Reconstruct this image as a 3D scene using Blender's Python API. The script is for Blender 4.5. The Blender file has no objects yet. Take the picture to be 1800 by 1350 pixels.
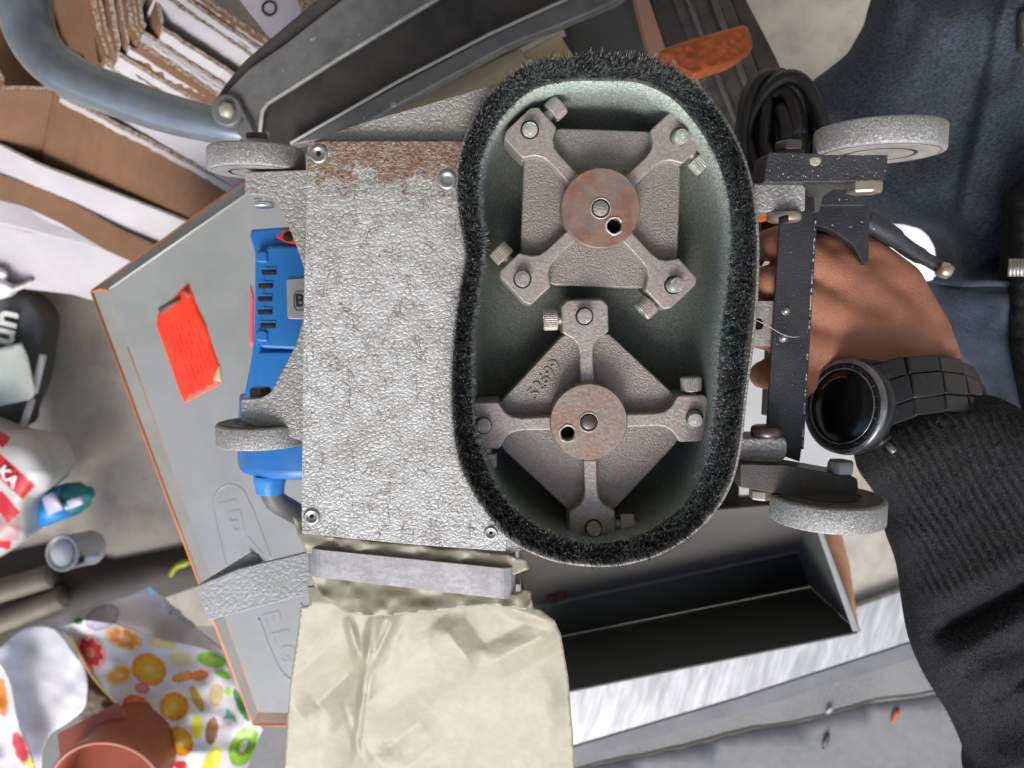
import bpy, bmesh, math, random
import numpy as np
from mathutils import Vector, Matrix, noise as mnoise
from mathutils.geometry import delaunay_2d_cdt
R = math.radians
rnd = random.Random(7)
nrs = np.random.RandomState(5)
sc = bpy.context.scene
col = sc.collection

# ---------------------------------------------------------------- camera, sky, sun
F = 1360.0          # focal length in photo pixels (photo 1800 x 1350)
CAMZ = 1.25         # lens height above the floor
TILT = R(6.0)       # the lens looks down, a little towards the doorway
cam_d = bpy.data.cameras.new('camera'); cam = bpy.data.objects.new('camera', cam_d); col.objects.link(cam)
cam.location = (0, 0, CAMZ); cam.rotation_euler = (-TILT, 0, 0)
cam_d.sensor_width = 36.0; cam_d.lens = 36.0 * F / 1800.0
cam_d.clip_start = 0.01; cam_d.clip_end = 200
cam_d.dof.use_dof = True; cam_d.dof.focus_distance = 0.432; cam_d.dof.aperture_fstop = 9.5
sc.camera = cam
SUN_EL = 40.0
w = bpy.data.worlds.new('World'); sc.world = w; w.use_nodes = True
nt = w.node_tree; bg = nt.nodes['Background']; sky = nt.nodes.new('ShaderNodeTexSky')
sky.sky_type = 'NISHITA'; sky.sun_disc = False; sky.sun_elevation = R(SUN_EL); sky.sun_rotation = R(180); sky.air_density = 1.0; sky.dust_density = 2.0
nt.links.new(sky.outputs[0], bg.inputs[0]); bg.inputs[1].default_value = 0.15
sd = bpy.data.lights.new('sun', 'SUN'); sun = bpy.data.objects.new('sun', sd); col.objects.link(sun)
sun.rotation_euler = (R(90 - SUN_EL), 0, R(-10)); sun.location = (0, -3, 4)
sd.energy = 1.35; sd.angle = R(24); sd.color = (1.0, 0.97, 0.93)
sc.view_settings.view_transform = 'Standard'; sc.view_settings.look = 'None'
sc.view_settings.exposure = 0.95; sc.view_settings.gamma = 1.0; sc.view_settings.use_curve_mapping = False
sc.render.engine = 'CYCLES'; sc.cycles.max_bounces = 8; sc.cycles.diffuse_bounces = 5; sc.cycles.transparent_max_bounces = 12
sc.cycles.use_denoising = True; sc.cycles.caustics_reflective = False; sc.cycles.caustics_refractive = False

# ---------------------------------------------------------------- geometry helpers
ct, st = math.cos(-TILT), math.sin(-TILT)
def P(px, py, d):
    """the point seen at photo pixel (px, py) that lies d metres below the lens"""
    x, y, z = (px - 900) / F, -(py - 675) / F, -1.0
    y, z = y * ct - z * st, y * st + z * ct
    k = d / -z
    return Vector((x * k, y * k, CAMZ - d))
def Pn(px, py, d):
    px = np.asarray(px, float); py = np.asarray(py, float)
    x, y, z = (px - 900) / F, -(py - 675) / F, -np.ones_like(px)
    y, z = y * ct - z * st, y * st + z * ct
    k = d / -z
    return np.stack([x * k, y * k, CAMZ - d + 0 * k], -1)
def S(px, d): return px * d / F

WL = {}
def tagp(o, label=None, cat=None, group=None, kind=None):
    if label: o['label'] = label
    if cat: o['category'] = cat
    if group: o['group'] = group
    if kind: o['kind'] = kind
    return o
def thing(name, label, cat, loc, group=None):
    o = bpy.data.objects.new(name, None); col.objects.link(o); o.empty_display_size = 0.02
    o.location = loc; WL[o] = Vector(loc)
    return tagp(o, label, cat, group)
def mk(name, verts, faces, mat, parent=None, smooth=True, bev=0, seg=2, uvs=None, angle=35, cols=None):
    """verts in world metres -> one mesh object whose origin sits at its parent's (or its own centre)"""
    v = np.array([tuple(q) for q in verts], float) if not isinstance(verts, np.ndarray) else verts
    if parent is not None: off = np.array(WL[parent])
    else: off = np.array([v[:, 0].mean(), v[:, 1].mean(), v[:, 2].min()])
    me = bpy.data.meshes.new(name); me.from_pydata((v - off).tolist(), [], faces); me.update()
    o = bpy.data.objects.new(name, me); col.objects.link(o)
    if parent is not None: o.parent = parent
    else: o.location = off
    WL[o] = Vector(off)
    me.materials.append(mat)
    if cols is not None:
        a = me.color_attributes.new('tint', 'FLOAT_COLOR', 'POINT')
        c = np.ones((len(v), 4)); c[:, :3] = cols; a.data.foreach_set('color', c.ravel())
    bm = bmesh.new(); bm.from_mesh(me); bmesh.ops.recalc_face_normals(bm, faces=bm.faces[:]); bm.to_mesh(me); bm.free()
    if smooth: me.polygons.foreach_set('use_smooth', [True] * len(me.polygons))
    if bev:
        m = o.modifiers.new('bevel', 'BEVEL'); m.width = bev; m.segments = seg; m.limit_method = 'ANGLE'; m.angle_limit = R(angle); m.harden_normals = False
        me.polygons.foreach_set('use_smooth', [True] * len(me.polygons))
        w2 = o.modifiers.new('normals', 'WEIGHTED_NORMAL'); w2.keep_sharp = True
    return o
def prism_data(poly, d0, d1, taper=0.0):
    top = [P(x, y, d0) for x, y in poly]
    n = len(poly); cx = sum(p.x for p in top) / n; cy = sum(p.y for p in top) / n
    bot = [Vector((cx + (p.x - cx) * (1 + taper), cy + (p.y - cy) * (1 + taper), CAMZ - d1)) for p in top]
    f = [list(range(n)), list(range(2 * n - 1, n - 1, -1))]
    for i in range(n): f.append([i, n + i, n + (i + 1) % n, (i + 1) % n])
    return top + bot, f
def prism(name, poly, d0, d1, mat, parent=None, bev=0.0006, taper=0.0, seg=2):
    v, f = prism_data(poly, d0, d1, taper)
    return mk(name, v, f, mat, parent, bev=bev, seg=seg)
def round_poly(poly, r, n=5):
    """round the corners of a pixel polygon"""
    out = []; m = len(poly)
    for i in range(m):
        a = Vector(poly[i - 1]); b = Vector(poly[i]); c = Vector(poly[(i + 1) % m])
        rr = r if not isinstance(r, (list, tuple)) else r[i]
        la = min(rr, (a - b).length * .45); lc = min(rr, (c - b).length * .45)
        if rr <= 0.01: out.append(tuple(b)); continue
        p0 = b + (a - b).normalized() * la; p2 = b + (c - b).normalized() * lc
        for k in range(n + 1):
            t = k / n; q = p0 * (1 - t) ** 2 + b * 2 * t * (1 - t) + p2 * t * t
            out.append((q.x, q.y))
    return out
def smooth_closed(pts, n):
    """closed Catmull-Rom through pts, n samples by arc length"""
    p = np.array(pts, float); m = len(p); out = []
    for i in range(m):
        a, b, c, d = p[i - 1], p[i], p[(i + 1) % m], p[(i + 2) % m]
        for k in range(12):
            t = k / 12
            out.append(.5 * ((2 * b) + (-a + c) * t + (2 * a - 5 * b + 4 * c - d) * t * t + (-a + 3 * b - 3 * c + d) * t ** 3))
    q = np.array(out); q2 = np.vstack([q, q[:1]]); L = np.r_[0, np.cumsum(np.hypot(*np.diff(q2, axis=0).T))]
    s = np.linspace(0, L[-1], n, endpoint=False)
    return np.stack([np.interp(s, L, q2[:, 0]), np.interp(s, L, q2[:, 1])], -1)
def smooth_open(pts, n):
    p = np.array(pts, float); p = np.vstack([2 * p[0] - p[1], p, 2 * p[-1] - p[-2]]); out = []
    for i in range(1, len(p) - 2):
        a, b, c, d = p[i - 1], p[i], p[i + 1], p[i + 2]
        for k in range(14):
            t = k / 14
            out.append(.5 * ((2 * b) + (-a + c) * t + (2 * a - 5 * b + 4 * c - d) * t * t + (-a + 3 * b - 3 * c + d) * t ** 3))
    out.append(p[-2]); q = np.array(out); L = np.r_[0, np.cumsum(np.linalg.norm(np.diff(q, axis=0), axis=1))]
    s = np.linspace(0, L[-1], n)
    return np.stack([np.interp(s, L, q[:, j]) for j in range(q.shape[1])], -1)
def loft(name, loops, mat, parent=None, cap0=False, cap1=False, closed=True, bev=0, smooth=True, flip=False, cols=None):
    n = len(loops[0]); v = np.vstack([np.array([tuple(q) for q in l]) for l in loops]); f = []
    for k in range(len(loops) - 1):
        for i in range(n if closed else n - 1):
            j = (i + 1) % n; f.append([k * n + i, k * n + j, (k + 1) * n + j, (k + 1) * n + i])
    if cap0: f.append(list(range(n)))
    if cap1: f.append([(len(loops) - 1) * n + i for i in range(n)][::-1])
    return mk(name, v, f, mat, parent, bev=bev, smooth=smooth, cols=cols)
def frame(axis):
    z = Vector(axis).normalized(); x = z.orthogonal().normalized(); y = z.cross(x)
    return x, y, z
def lathe_data(prof, org, axis, n=32, up=None, ph=0.0):
    x, y, z = frame(axis)
    if up is not None:
        x = (Vector(up) - z * Vector(up).dot(z)).normalized(); y = z.cross(x)
    v = []; f = []
    for r, h in prof:
        for i in range(n):
            a = 2 * math.pi * i / n + ph
            v.append(Vector(org) + x * (r * math.cos(a)) + y * (r * math.sin(a)) + z * h)
    for k in range(len(prof) - 1):
        for i in range(n):
            j = (i + 1) % n; f.append([k * n + i, k * n + j, (k + 1) * n + j, (k + 1) * n + i])
    f.append(list(range(n))[::-1]); f.append([(len(prof) - 1) * n + i for i in range(n)])
    return v, f
def lathe(name, prof, org, axis, mat, parent=None, n=32, bev=0, up=None, ph=0.0):
    v, f = lathe_data(prof, org, axis, n, up, ph)
    return mk(name, v, f, mat, parent, bev=bev)
def tube_data(path, rad, n=12):
    path = [Vector(p) for p in path]; m = len(path); v = []; f = []
    if not hasattr(rad, '__len__'): rad = [rad] * m
    t0 = (path[1] - path[0]).normalized(); x = t0.orthogonal().normalized()
    for i in range(m):
        t = (path[min(i + 1, m - 1)] - path[max(i - 1, 0)]).normalized()
        x = (x - t * x.dot(t)).normalized(); y = t.cross(x)
        for k in range(n):
            a = 2 * math.pi * k / n; v.append(path[i] + (x * math.cos(a) + y * math.sin(a)) * rad[i])
    for i in range(m - 1):
        for k in range(n):
            j = (k + 1) % n; f.append([i * n + k, i * n + j, (i + 1) * n + j, (i + 1) * n + k])
    f.append(list(range(n))[::-1]); f.append([(m - 1) * n + k for k in range(n)])
    return v, f
def tube(name, path, rad, mat, parent=None, n=12):
    v, f = tube_data(path, rad, n); return mk(name, v, f, mat, parent)
def join_data(parts):
    v = []; f = []
    for a, b in parts:
        o = len(v); v += list(a); f += [[i + o for i in q] for q in b]
    return v, f
def hexbolt(name, px, py, d, rpx, hpx, mat, parent, axis=(0, 1, 0), washer=True, n=6, ph=0.0, dome=False):
    """a bolt head or nut seen side-on: rpx half width, hpx height, centred at the pixel"""
    r = S(rpx, d); h = S(hpx, d); c = P(px, py, d) - Vector(axis) * (h / 2)
    if n == 6: prof = [(r * .9, 0), (r, h * .12), (r, h * .82), (r * .88, h)]
    else: prof = [(r * .92, 0), (r, h * .1), (r, h * .7), (r * .93, h * .9), (r * .8, h)]
    parts = [lathe_data(prof, c, axis, n, up=(1, 0, 0.3), ph=ph)]
    v, f = join_data(parts)
    return mk(name, v, f, mat, parent, smooth=(n != 6), bev=0.0003 if n == 6 else 0)
def inside(pts, poly):
    x, y = pts[:, 0], pts[:, 1]; c = np.zeros(len(pts), bool); m = len(poly)
    for i in range(m):
        x0, y0 = poly[i - 1]; x1, y1 = poly[i]
        if y0 == y1: continue
        k = (y0 > y) != (y1 > y)
        c ^= k & (x < (x1 - x0) * (y - y0) / (y1 - y0) + x0)
    return c
def dist_poly(pts, poly):
    best = np.full(len(pts), 1e9); m = len(poly)
    for i in range(m):
        a = np.array(poly[i - 1], float); b = np.array(poly[i], float); ab = b - a; L = (ab ** 2).sum() + 1e-9
        t = np.clip(((pts - a) @ ab) / L, 0, 1); q = a + t[:, None] * ab
        best = np.minimum(best, np.hypot(*(pts - q).T))
    return best
def fill(poly, step):
    """triangulate a pixel polygon with inner points; returns pts, tris, boundary count, distance to the rim"""
    poly = np.array(poly, float); out = []
    for i in range(len(poly)):
        a = poly[i]; b = poly[(i + 1) % len(poly)]; k = max(1, int(np.hypot(*(b - a)) / step))
        for j in range(k): out.append(a + (b - a) * j / k)
    bd = np.array(out); x0, y0 = bd.min(0); x1, y1 = bd.max(0)
    gx, gy = np.meshgrid(np.arange(x0, x1, step), np.arange(y0, y1, step)); gx[1::2] += step / 2
    g = np.stack([gx.ravel(), gy.ravel()], -1); g = g[inside(g, bd)]; dd = dist_poly(g, bd); g = g[dd > step * .55]; 
    pts = np.vstack([bd, g]); n = len(bd)
    r = delaunay_2d_cdt([Vector(p) for p in pts], [(i, (i + 1) % n) for i in range(n)], [], 1, 1e-4)
    pp = np.array([tuple(p) for p in r[0]]); tr = [list(t) for t in r[2]]
    cen = np.array([pp[t].mean(0) for t in tr]); ok = inside(cen, bd)
    tr = [t for t, k in zip(tr, ok) if k]
    return pp, tr, bd
def vn(x, y, s, seed=0.0):
    """cheap smooth value noise on arrays, period s pixels"""
    x = np.asarray(x) / s + seed * 17.3; y = np.asarray(y) / s + seed * 5.1
    xi = np.floor(x); yi = np.floor(y); fx = x - xi; fy = y - yi; fx = fx * fx * (3 - 2 * fx); fy = fy * fy * (3 - 2 * fy)
    def h(a, b):
        q = np.sin(a * 127.1 + b * 311.7 + seed * 7.7) * 43758.5453; return (q - np.floor(q)) * 2 - 1
    return (h(xi, yi) * (1 - fx) + h(xi + 1, yi) * fx) * (1 - fy) + (h(xi, yi + 1) * (1 - fx) + h(xi + 1, yi + 1) * fx) * fy
def inflate(name, poly, dmid, front, back, mat, parent=None, step=6, edge=60, wr=None, colf=None):
    """a closed, cushion-like volume over a pixel outline"""
    pts, tr, bd = fill(poly, step); dist = dist_poly(pts, bd)
    s = np.clip(dist / edge, 0, 1); h = np.sqrt(np.maximum(0, 1 - (1 - s) ** 2))
    dm = dmid(pts[:, 0], pts[:, 1]) if callable(dmid) else np.full(len(pts), dmid)
    df = dm - front * h
    if wr is not None: df = df + wr(pts[:, 0], pts[:, 1]) * np.clip(s * 2.5, 0, 1)
    db = dm + back * h
    n = len(pts); rim = dist < 1e-3
    vf = Pn(pts[:, 0], pts[:, 1], df)
    base = Pn(pts[:, 0], pts[:, 1], dm); vb = base.copy(); vb[:, 2] = CAMZ - db
    idx = np.where(rim, np.arange(n), np.arange(n) + n)
    f = [list(t) for t in tr] + [[int(idx[t[2]]), int(idx[t[1]]), int(idx[t[0]])] for t in tr]
    v = np.vstack([vf, vb]); cc = None
    if colf is not None: c = colf(pts[:, 0], pts[:, 1]); cc = np.vstack([c, c])
    o = mk(name, v, f, mat, parent, cols=cc)
    bm = bmesh.new(); bm.from_mesh(o.data); bmesh.ops.delete(bm, geom=[q for q in bm.verts if not q.link_faces], context='VERTS'); bm.to_mesh(o.data); bm.free()
    return o
def sheet(name, poly, dfun, mat, parent=None, step=6, thick=0.0006, colf=None):
    """a thin sheet of real thickness over a pixel outline"""
    pts, tr, bd = fill(poly, step)
    d = dfun(pts[:, 0], pts[:, 1]) if callable(dfun) else np.full(len(pts), float(dfun))
    v = Pn(pts[:, 0], pts[:, 1], d)
    o = mk(name, v, tr, mat, parent, cols=colf(pts[:, 0], pts[:, 1]) if colf is not None else None)
    # make the normals face the sky so that the thickness goes away from it
    me = o.data
    if sum(p.normal.z for p in me.polygons) < 0: me.flip_normals()
    m = o.modifiers.new('thickness', 'SOLIDIFY'); m.thickness = thick; m.offset = -1
    return o
def text(name, s, px, py, d, size_px, ang, mat, parent, depth=0.0004, bold=0.0, lying=True, sx=1.0):
    cu = bpy.data.curves.new(name, 'FONT'); cu.body = s; cu.size = S(size_px, d); cu.extrude = depth; cu.offset = bold; cu.align_x = 'CENTER'; cu.align_y = 'CENTER'; cu.resolution_u = 4
    t = bpy.data.objects.new(name, cu); col.objects.link(t)
    dg = bpy.context.evaluated_depsgraph_get(); me = bpy.data.meshes.new_from_object(t.evaluated_get(dg)); bpy.data.objects.remove(t)
    m = Matrix.Translation(P(px, py, d)) @ Matrix.Rotation(R(ang), 4, 'Z') @ Matrix.Diagonal((sx, 1, 1, 1))
    me.transform(m)
    if parent is not None: me.transform(Matrix.Translation(-WL[parent]))
    o = bpy.data.objects.new(name, me); col.objects.link(o); me.materials.clear(); me.materials.append(mat)
    if parent is not None: o.parent = parent
    WL[o] = WL[parent] if parent is not None else Vector()
    return o
def bool_cut(o, cutters):
    for c in cutters:
        m = o.modifiers.new('cut', 'BOOLEAN'); m.object = c; m.operation = 'DIFFERENCE'; m.solver = 'EXACT'
    # the cut comes before bevel/normals
    while o.modifiers[0].type != 'BOOLEAN':
        k = next(i for i, m in enumerate(o.modifiers) if m.type == 'BOOLEAN'); o.modifiers.move(k, 0)
        if all(m.type == 'BOOLEAN' for m in list(o.modifiers)[:len(cutters)]): break
    dg = bpy.context.evaluated_depsgraph_get(); me = bpy.data.meshes.new_from_object(o.evaluated_get(dg))
    o.modifiers.clear(); o.data = me
    for c in cutters: bpy.data.objects.remove(c)
    return o

# ---------------------------------------------------------------- materials
def M(name, c1, c2=None, scale=30, rough=.5, metal=0.0, bump=0.0, bscale=400, cmin=.35, cmax=.65, fine=None, fscale=900, famt=.5,
      hammer=None, spec=.5, trans=0, sss=0, stretch=None, vcol=False, rough2=None, coat=0, specks=None, attr='tint', bdist=0.001):
    m = bpy.data.materials.new(name); m.use_nodes = True; t = m.node_tree; N = t.nodes; L = t.links; b = N['Principled BSDF']
    tc = N.new('ShaderNodeTexCoord'); co = tc.outputs['Object']
    if stretch:
        mp = N.new('ShaderNodeMapping'); mp.inputs['Scale'].default_value = stretch[:3]
        if len(stretch) > 3: 
            m0 = N.new('ShaderNodeMapping'); m0.inputs['Rotation'].default_value = (0, 0, R(stretch[3])); L.new(co, m0.inputs[0]); L.new(m0.outputs[0], mp.inputs[0])
        else: L.new(co, mp.inputs[0])
        cs = mp.outputs[0]
    else: cs = co
    def nz(s, det=6, c=co, ro=.6):
        n = N.new('ShaderNodeTexNoise'); n.inputs['Scale'].default_value = s; n.inputs['Detail'].default_value = det; n.inputs['Roughness'].default_value = ro; L.new(c, n.inputs['Vector']); return n.outputs['Fac']
    def ramp(f, a, bb, ca=(0, 0, 0, 1), cb=(1, 1, 1, 1)):
        r = N.new('ShaderNodeValToRGB'); r.color_ramp.elements[0].position = a; r.color_ramp.elements[1].position = bb
        r.color_ramp.elements[0].color = ca; r.color_ramp.elements[1].color = cb; L.new(f, r.inputs[0]); return r.outputs[0]
    def mix(f, a, bb, mode='MIX'):
        x = N.new('ShaderNodeMix'); x.data_type = 'RGBA'; x.blend_type = mode
        for s_, q in ((0, f), (6, a), (7, bb)):
            if hasattr(q, 'is_linked') or hasattr(q, 'links'): L.new(q, x.inputs[s_])
            else: x.inputs[s_].default_value = q if s_ == 0 else (*q[:3], 1)
        return x.outputs[2]
    m['_'] = 0
    base = None
    if vcol:
        a = N.new('ShaderNodeAttribute'); a.attribute_name = attr; base = a.outputs['Color']
        base = mix(ramp(nz(scale, c=cs), cmin, cmax), base, mix(1.0, base, c1, 'MULTIPLY'))
    elif c2 is not None: base = mix(ramp(nz(scale, c=cs), cmin, cmax), c1, c2)
    else:
        rg = N.new('ShaderNodeRGB'); rg.outputs[0].default_value = (*c1, 1); base = rg.outputs[0]
    if fine is not None:
        base = mix(ramp(nz(fscale, 4, cs), .52 - .1, .52 + .14), base, mix(famt, base, fine))
    hgt = None
    if hammer:
        hs, hstr = hammer[:2]
        dn = N.new('ShaderNodeTexNoise'); dn.inputs['Scale'].default_value = hs * .6; dn.inputs['Detail'].default_value = 3; L.new(co, dn.inputs['Vector'])
        va = N.new('ShaderNodeVectorMath'); va.operation = 'SCALE'; va.inputs['Scale'].default_value = 1.0 / hs; L.new(dn.outputs['Color'], va.inputs[0])
        vb = N.new('ShaderNodeVectorMath'); vb.operation = 'ADD'; L.new(co, vb.inputs[0]); L.new(va.outputs[0], vb.inputs[1])
        vo = N.new('ShaderNodeTexVoronoi'); vo.feature = 'DISTANCE_TO_EDGE'; vo.inputs['Scale'].default_value = hs; L.new(vb.outputs[0], vo.inputs['Vector'])
        vs = N.new('ShaderNodeTexVoronoi'); vs.feature = 'SMOOTH_F1'; vs.inputs['Smoothness'].default_value = .35; vs.inputs['Scale'].default_value = hs * 1.15; L.new(vb.outputs[0], vs.inputs['Vector'])
        hd = mix(.22, mix(.5, ramp(vs.outputs['Distance'], .1, .7, (1, 1, 1, 1), (0, 0, 0, 1)), ramp(vo.outputs['Distance'], 0, .22)), nz(hs * 1.6, 4))
        dirt = ramp(vo.outputs['Distance'], 0.0, .09)
        pt = ramp(nz(60, 3), .38, .6)
        base = mix(mix(hammer[2] if len(hammer) > 2 else .5, (0, 0, 0), mix(1.0, pt, ramp(dirt, 0, 1, (1, 1, 1, 1), (0, 0, 0, 1)), 'MULTIPLY')), base, mix(1.0, base, (.36, .34, .31), 'MULTIPLY'))
        hgt = hd
    if specks:
        base = mix(ramp(nz(specks[1], 2, co), specks[2], specks[2] + .03), base, specks[0])
    m.node_tree.nodes['Principled BSDF'].inputs['Base Color']
    L.new(base, b.inputs['Base Color'])
    b.inputs['Roughness'].default_value = rough
    if rough2 is not None:
        mr = N.new('ShaderNodeMapRange'); mr.inputs[3].default_value = rough; mr.inputs[4].default_value = rough2; L.new(nz(scale * 2.3), mr.inputs[0]); L.new(mr.outputs[0], b.inputs['Roughness'])
    b.inputs['Metallic'].default_value = metal; b.inputs['Specular IOR Level'].default_value = spec
    if coat: b.inputs['Coat Weight'].default_value = coat; b.inputs['Coat Roughness'].default_value = .15
    if trans: b.inputs['Transmission Weight'].default_value = trans
    if sss: b.inputs['Subsurface Weight'].default_value = sss; b.inputs['Subsurface Radius'].default_value = (.004, .0015, .0008); b.inputs['Subsurface Scale'].default_value = 1.0
    prev = None
    if hgt is not None:
        bp = N.new('ShaderNodeBump'); bp.inputs['Strength'].default_value = hammer[1]; bp.inputs['Distance'].default_value = .0011; L.new(hgt, bp.inputs['Height']); prev = bp.outputs[0]
    if bump:
        bp = N.new('ShaderNodeBump'); bp.inputs['Strength'].default_value = bump; bp.inputs['Distance'].default_value = bdist; L.new(nz(bscale, 5, cs), bp.inputs['Height'])
        if prev is not None: L.new(prev, bp.inputs['Normal'])
        prev = bp.outputs[0]
    if prev is not None: L.new(prev, b.inputs['Normal'])
    m['base_socket'] = ''
    m_nodes[name] = dict(base=base, b=b, N=N, L=L, co=co, nz=nz, ramp=ramp, mix=mix)
    return m
m_nodes = {}
def flank_tint(name, colour, amt=.7, lo=.35, hi=.8):
    """mixes a patchy colour into the sloping and upright flanks of a casting"""
    q = m_nodes[name]; N, L, b = q['N'], q['L'], q['b']; g = N.new('ShaderNodeNewGeometry'); s = N.new('ShaderNodeSeparateXYZ'); L.new(g.outputs['True Normal'], s.inputs[0])
    r = q['ramp'](s.outputs[2], lo, hi, (1, 1, 1, 1), (0, 0, 0, 1)); n = q['ramp'](q['nz'](150, 5), .35, .6)
    f = q['mix'](1.0, r, q['mix'](1.0, n, (amt, amt, amt), 'MULTIPLY'), 'MULTIPLY'); cur = b.inputs['Base Color'].links[0].from_socket
    L.new(q['mix'](f, cur, colour), b.inputs['Base Color'])

hammer_grey = M('hammered grey paint', (.33, .33, .315), (.25, .245, .22), 25, rough=.42, metal=.15, hammer=(330, .6, .6), fine=(.25, .22, .18), fscale=160, famt=.35, bump=.25, bscale=1500)
cast_grey = M('worn cast grey', (.36, .35, .33), (.25, .235, .21), 45, rough=.5, metal=.2, hammer=(600, .35, .35), fine=(.18, .15, .12), fscale=260, famt=.5, bump=.4, bscale=1400)
wheel_m = M('galvanised wheel', (.37, .375, .37), (.26, .25, .235), 60, rough=.5, metal=.35, fine=(.15, .145, .135), fscale=700, famt=.75, bump=.6, bscale=1000, specks=((.62, .62, .6), 1300, .62))
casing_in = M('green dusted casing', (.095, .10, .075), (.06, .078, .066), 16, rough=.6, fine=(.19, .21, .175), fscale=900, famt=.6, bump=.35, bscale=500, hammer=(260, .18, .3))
star_m = M('rust dusted cast iron', (.27, .22, .195), (.20, .205, .185), 34, rough=.4, metal=.4, fine=(.40, .36, .33), fscale=700, famt=.45, bump=.7, bscale=900, rough2=.38)
arm_m = M('worn machined iron', (.35, .275, .245), (.27, .265, .24), 60, rough=.42, metal=.4, fine=(.52, .46, .42), fscale=600, famt=.5, bump=.4, bscale=700)
hub_m = M('rusty hub face', (.27, .165, .115), (.25, .22, .195), 55, rough=.42, metal=.45, fine=(.38, .30, .24), fscale=500, famt=.75, bump=.25, bscale=500)
hub_m2 = M('orange stained hub face', (.24, .125, .10), (.21, .175, .165), 60, rough=.42, metal=.4, fine=(.36, .23, .13), fscale=140, famt=.65, cmin=.42, cmax=.56, bump=.25, bscale=500)
pin_m = M('worn bright pin', (.36, .33, .30), (.22, .19, .17), 300, rough=.65, metal=.1, specks=((.35, .62, .66), 500, .60))
steel = M('bare steel', (.45, .44, .42), (.32, .31, .29), 80, rough=.35, metal=.8, bump=.1, bscale=500)
zinc = M('bright zinc nut', (.75, .75, .73), rough=.18, metal=.95)
dark_steel = M('dark oiled steel', (.07, .06, .055), (.16, .12, .10), 90, rough=.35, metal=.6)
brass = M('brown nut', (.42, .32, .23), (.5, .43, .36), 90, rough=.3, metal=.75)
band_m = M('scratched steel band', (.44, .43, .42), (.30, .29, .28), 60, rough=.34, metal=.55, bump=.08, bscale=420, fine=(.22, .205, .195), fscale=330, famt=.4, specks=((.6, .6, .6), 600, .70))
black_paint = M('black chipped paint', (.018, .019, .022), (.035, .036, .04), 40, rough=.38, bump=.45, bscale=900, specks=((.35, .34, .32), 520, .70), spec=.4)
arm_paint = M('black dusty chipped paint', (.02, .021, .024), (.04, .041, .045), 40, rough=.4, bump=.6, bscale=700, specks=((.5, .49, .46), 620, .665))
black_iron = M('greyed black iron', (.05, .048, .045), (.10, .095, .085), 30, rough=.5, metal=.3, bump=.3, bscale=700, specks=((.4, .38, .34), 400, .70))
hole_m = M('dark hole', (.006, .006, .006), rough=.9)
chip_m = M('pale bare edge', (.62, .60, .56), (.35, .34, .32), 300, rough=.5, metal=.3)
blue_m = M('blue plastic', (.012, .14, .42), (.014, .16, .46), 20, rough=.38, spec=.5, bump=.05, bscale=900)
blue_lt = M('blue plastic collar', (.03, .24, .60), rough=.35)
red_m = M('red plastic', (.55, .03, .015), rough=.4)
plate_m = M('printed aluminium plate', (.45, .45, .44), rough=.35, metal=.5)
ink = M('black ink', (.015, .015, .016), rough=.6)
cable_m = M('grey cable', (.10, .10, .10), (.17, .17, .165), 60, rough=.5)
wrapper = M('milky bag plastic', (.30, .275, .19), (.225, .20, .13), 9, rough=.42, trans=.10, cmin=.25, cmax=.75, spec=.5, bump=.3, bscale=110, fine=(.37, .35, .275), fscale=120, famt=.3, specks=((.10, .07, .03), 420, .735), sss=.0)
skin = M('skin', (.43, .185, .105), (.33, .125, .07), 30, rough=.55, spec=.35, bump=.6, bscale=900, sss=.2, fine=(.33, .18, .115), fscale=420, famt=.4, stretch=(1, 1, 1))
knit = M('black knit wool', (.012, .012, .0125), (.028, .028, .029), 300, rough=.95, spec=.1, bump=1.0, bscale=900, fine=(.07, .07, .073), fscale=1000, famt=.6, bdist=.002)
denim = M('dark denim', (.020, .030, .052), (.040, .044, .053), 10, rough=.85, spec=.25, bump=.9, bscale=260, stretch=(1, 3.5, 1, -25), fine=(.105, .13, .165), fscale=300, famt=.65)
denim_lt = M('faded denim', (.07, .10, .15), (.17, .22, .29), 22, rough=.85, spec=.2, bump=.6, bscale=400, stretch=(1, 2.5, 1, 20), fine=(.25, .30, .37), fscale=420, famt=.45)
concrete = M('stained concrete floor', (.50, .45, .375), (.37, .335, .28), 7, rough=.75, fine=(.20, .185, .155), fscale=18, famt=.45, bump=.2, bscale=160, specks=((.36, .33, .30), 45, .68))
concrete_out = M('gritty grey concrete', (.22, .215, .205), (.15, .15, .145), 8, rough=.8, fine=(.27, .26, .25), fscale=260, famt=.6, bump=.5, bscale=260, specks=((.5, .48, .46), 300, .72))
grey_sheet = M('grey enamelled sheet', (.29, .30, .295), (.25, .262, .25), 9, rough=.42, metal=.1, bump=.05, bscale=60, fine=(.34, .35, .345), fscale=30, famt=.3)
grey_strip = M('grey side strip', (.21, .205, .18), (.26, .26, .24), 12, rough=.5)
orange_edge = M('orange rusty edge', (.80, .22, .05), (.55, .20, .08), 40, rough=.5)
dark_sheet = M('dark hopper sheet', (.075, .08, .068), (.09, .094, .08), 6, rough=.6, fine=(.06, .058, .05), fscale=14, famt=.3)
card_brown = M('brown cardboard', (.155, .078, .036), (.12, .055, .024), 7, rough=.8, bump=.1, bscale=300, fine=(.18, .10, .05), fscale=40, famt=.3)
card_white = M('white faced cardboard', (.46, .445, .46), (.36, .345, .365), 6, rough=.6, bump=.05, bscale=100)
card_grey = M('greyed cardboard face', (.25, .24, .25), (.33, .31, .33), 8, rough=.6)
card_edge = M('torn corrugated edge', (.33, .23, .155), (.13, .085, .055), 260, rough=.9, bump=1.0, bscale=350, fine=(.55, .47, .40), fscale=300, famt=.7, cmin=.44, cmax=.56, bdist=.003)
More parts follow.
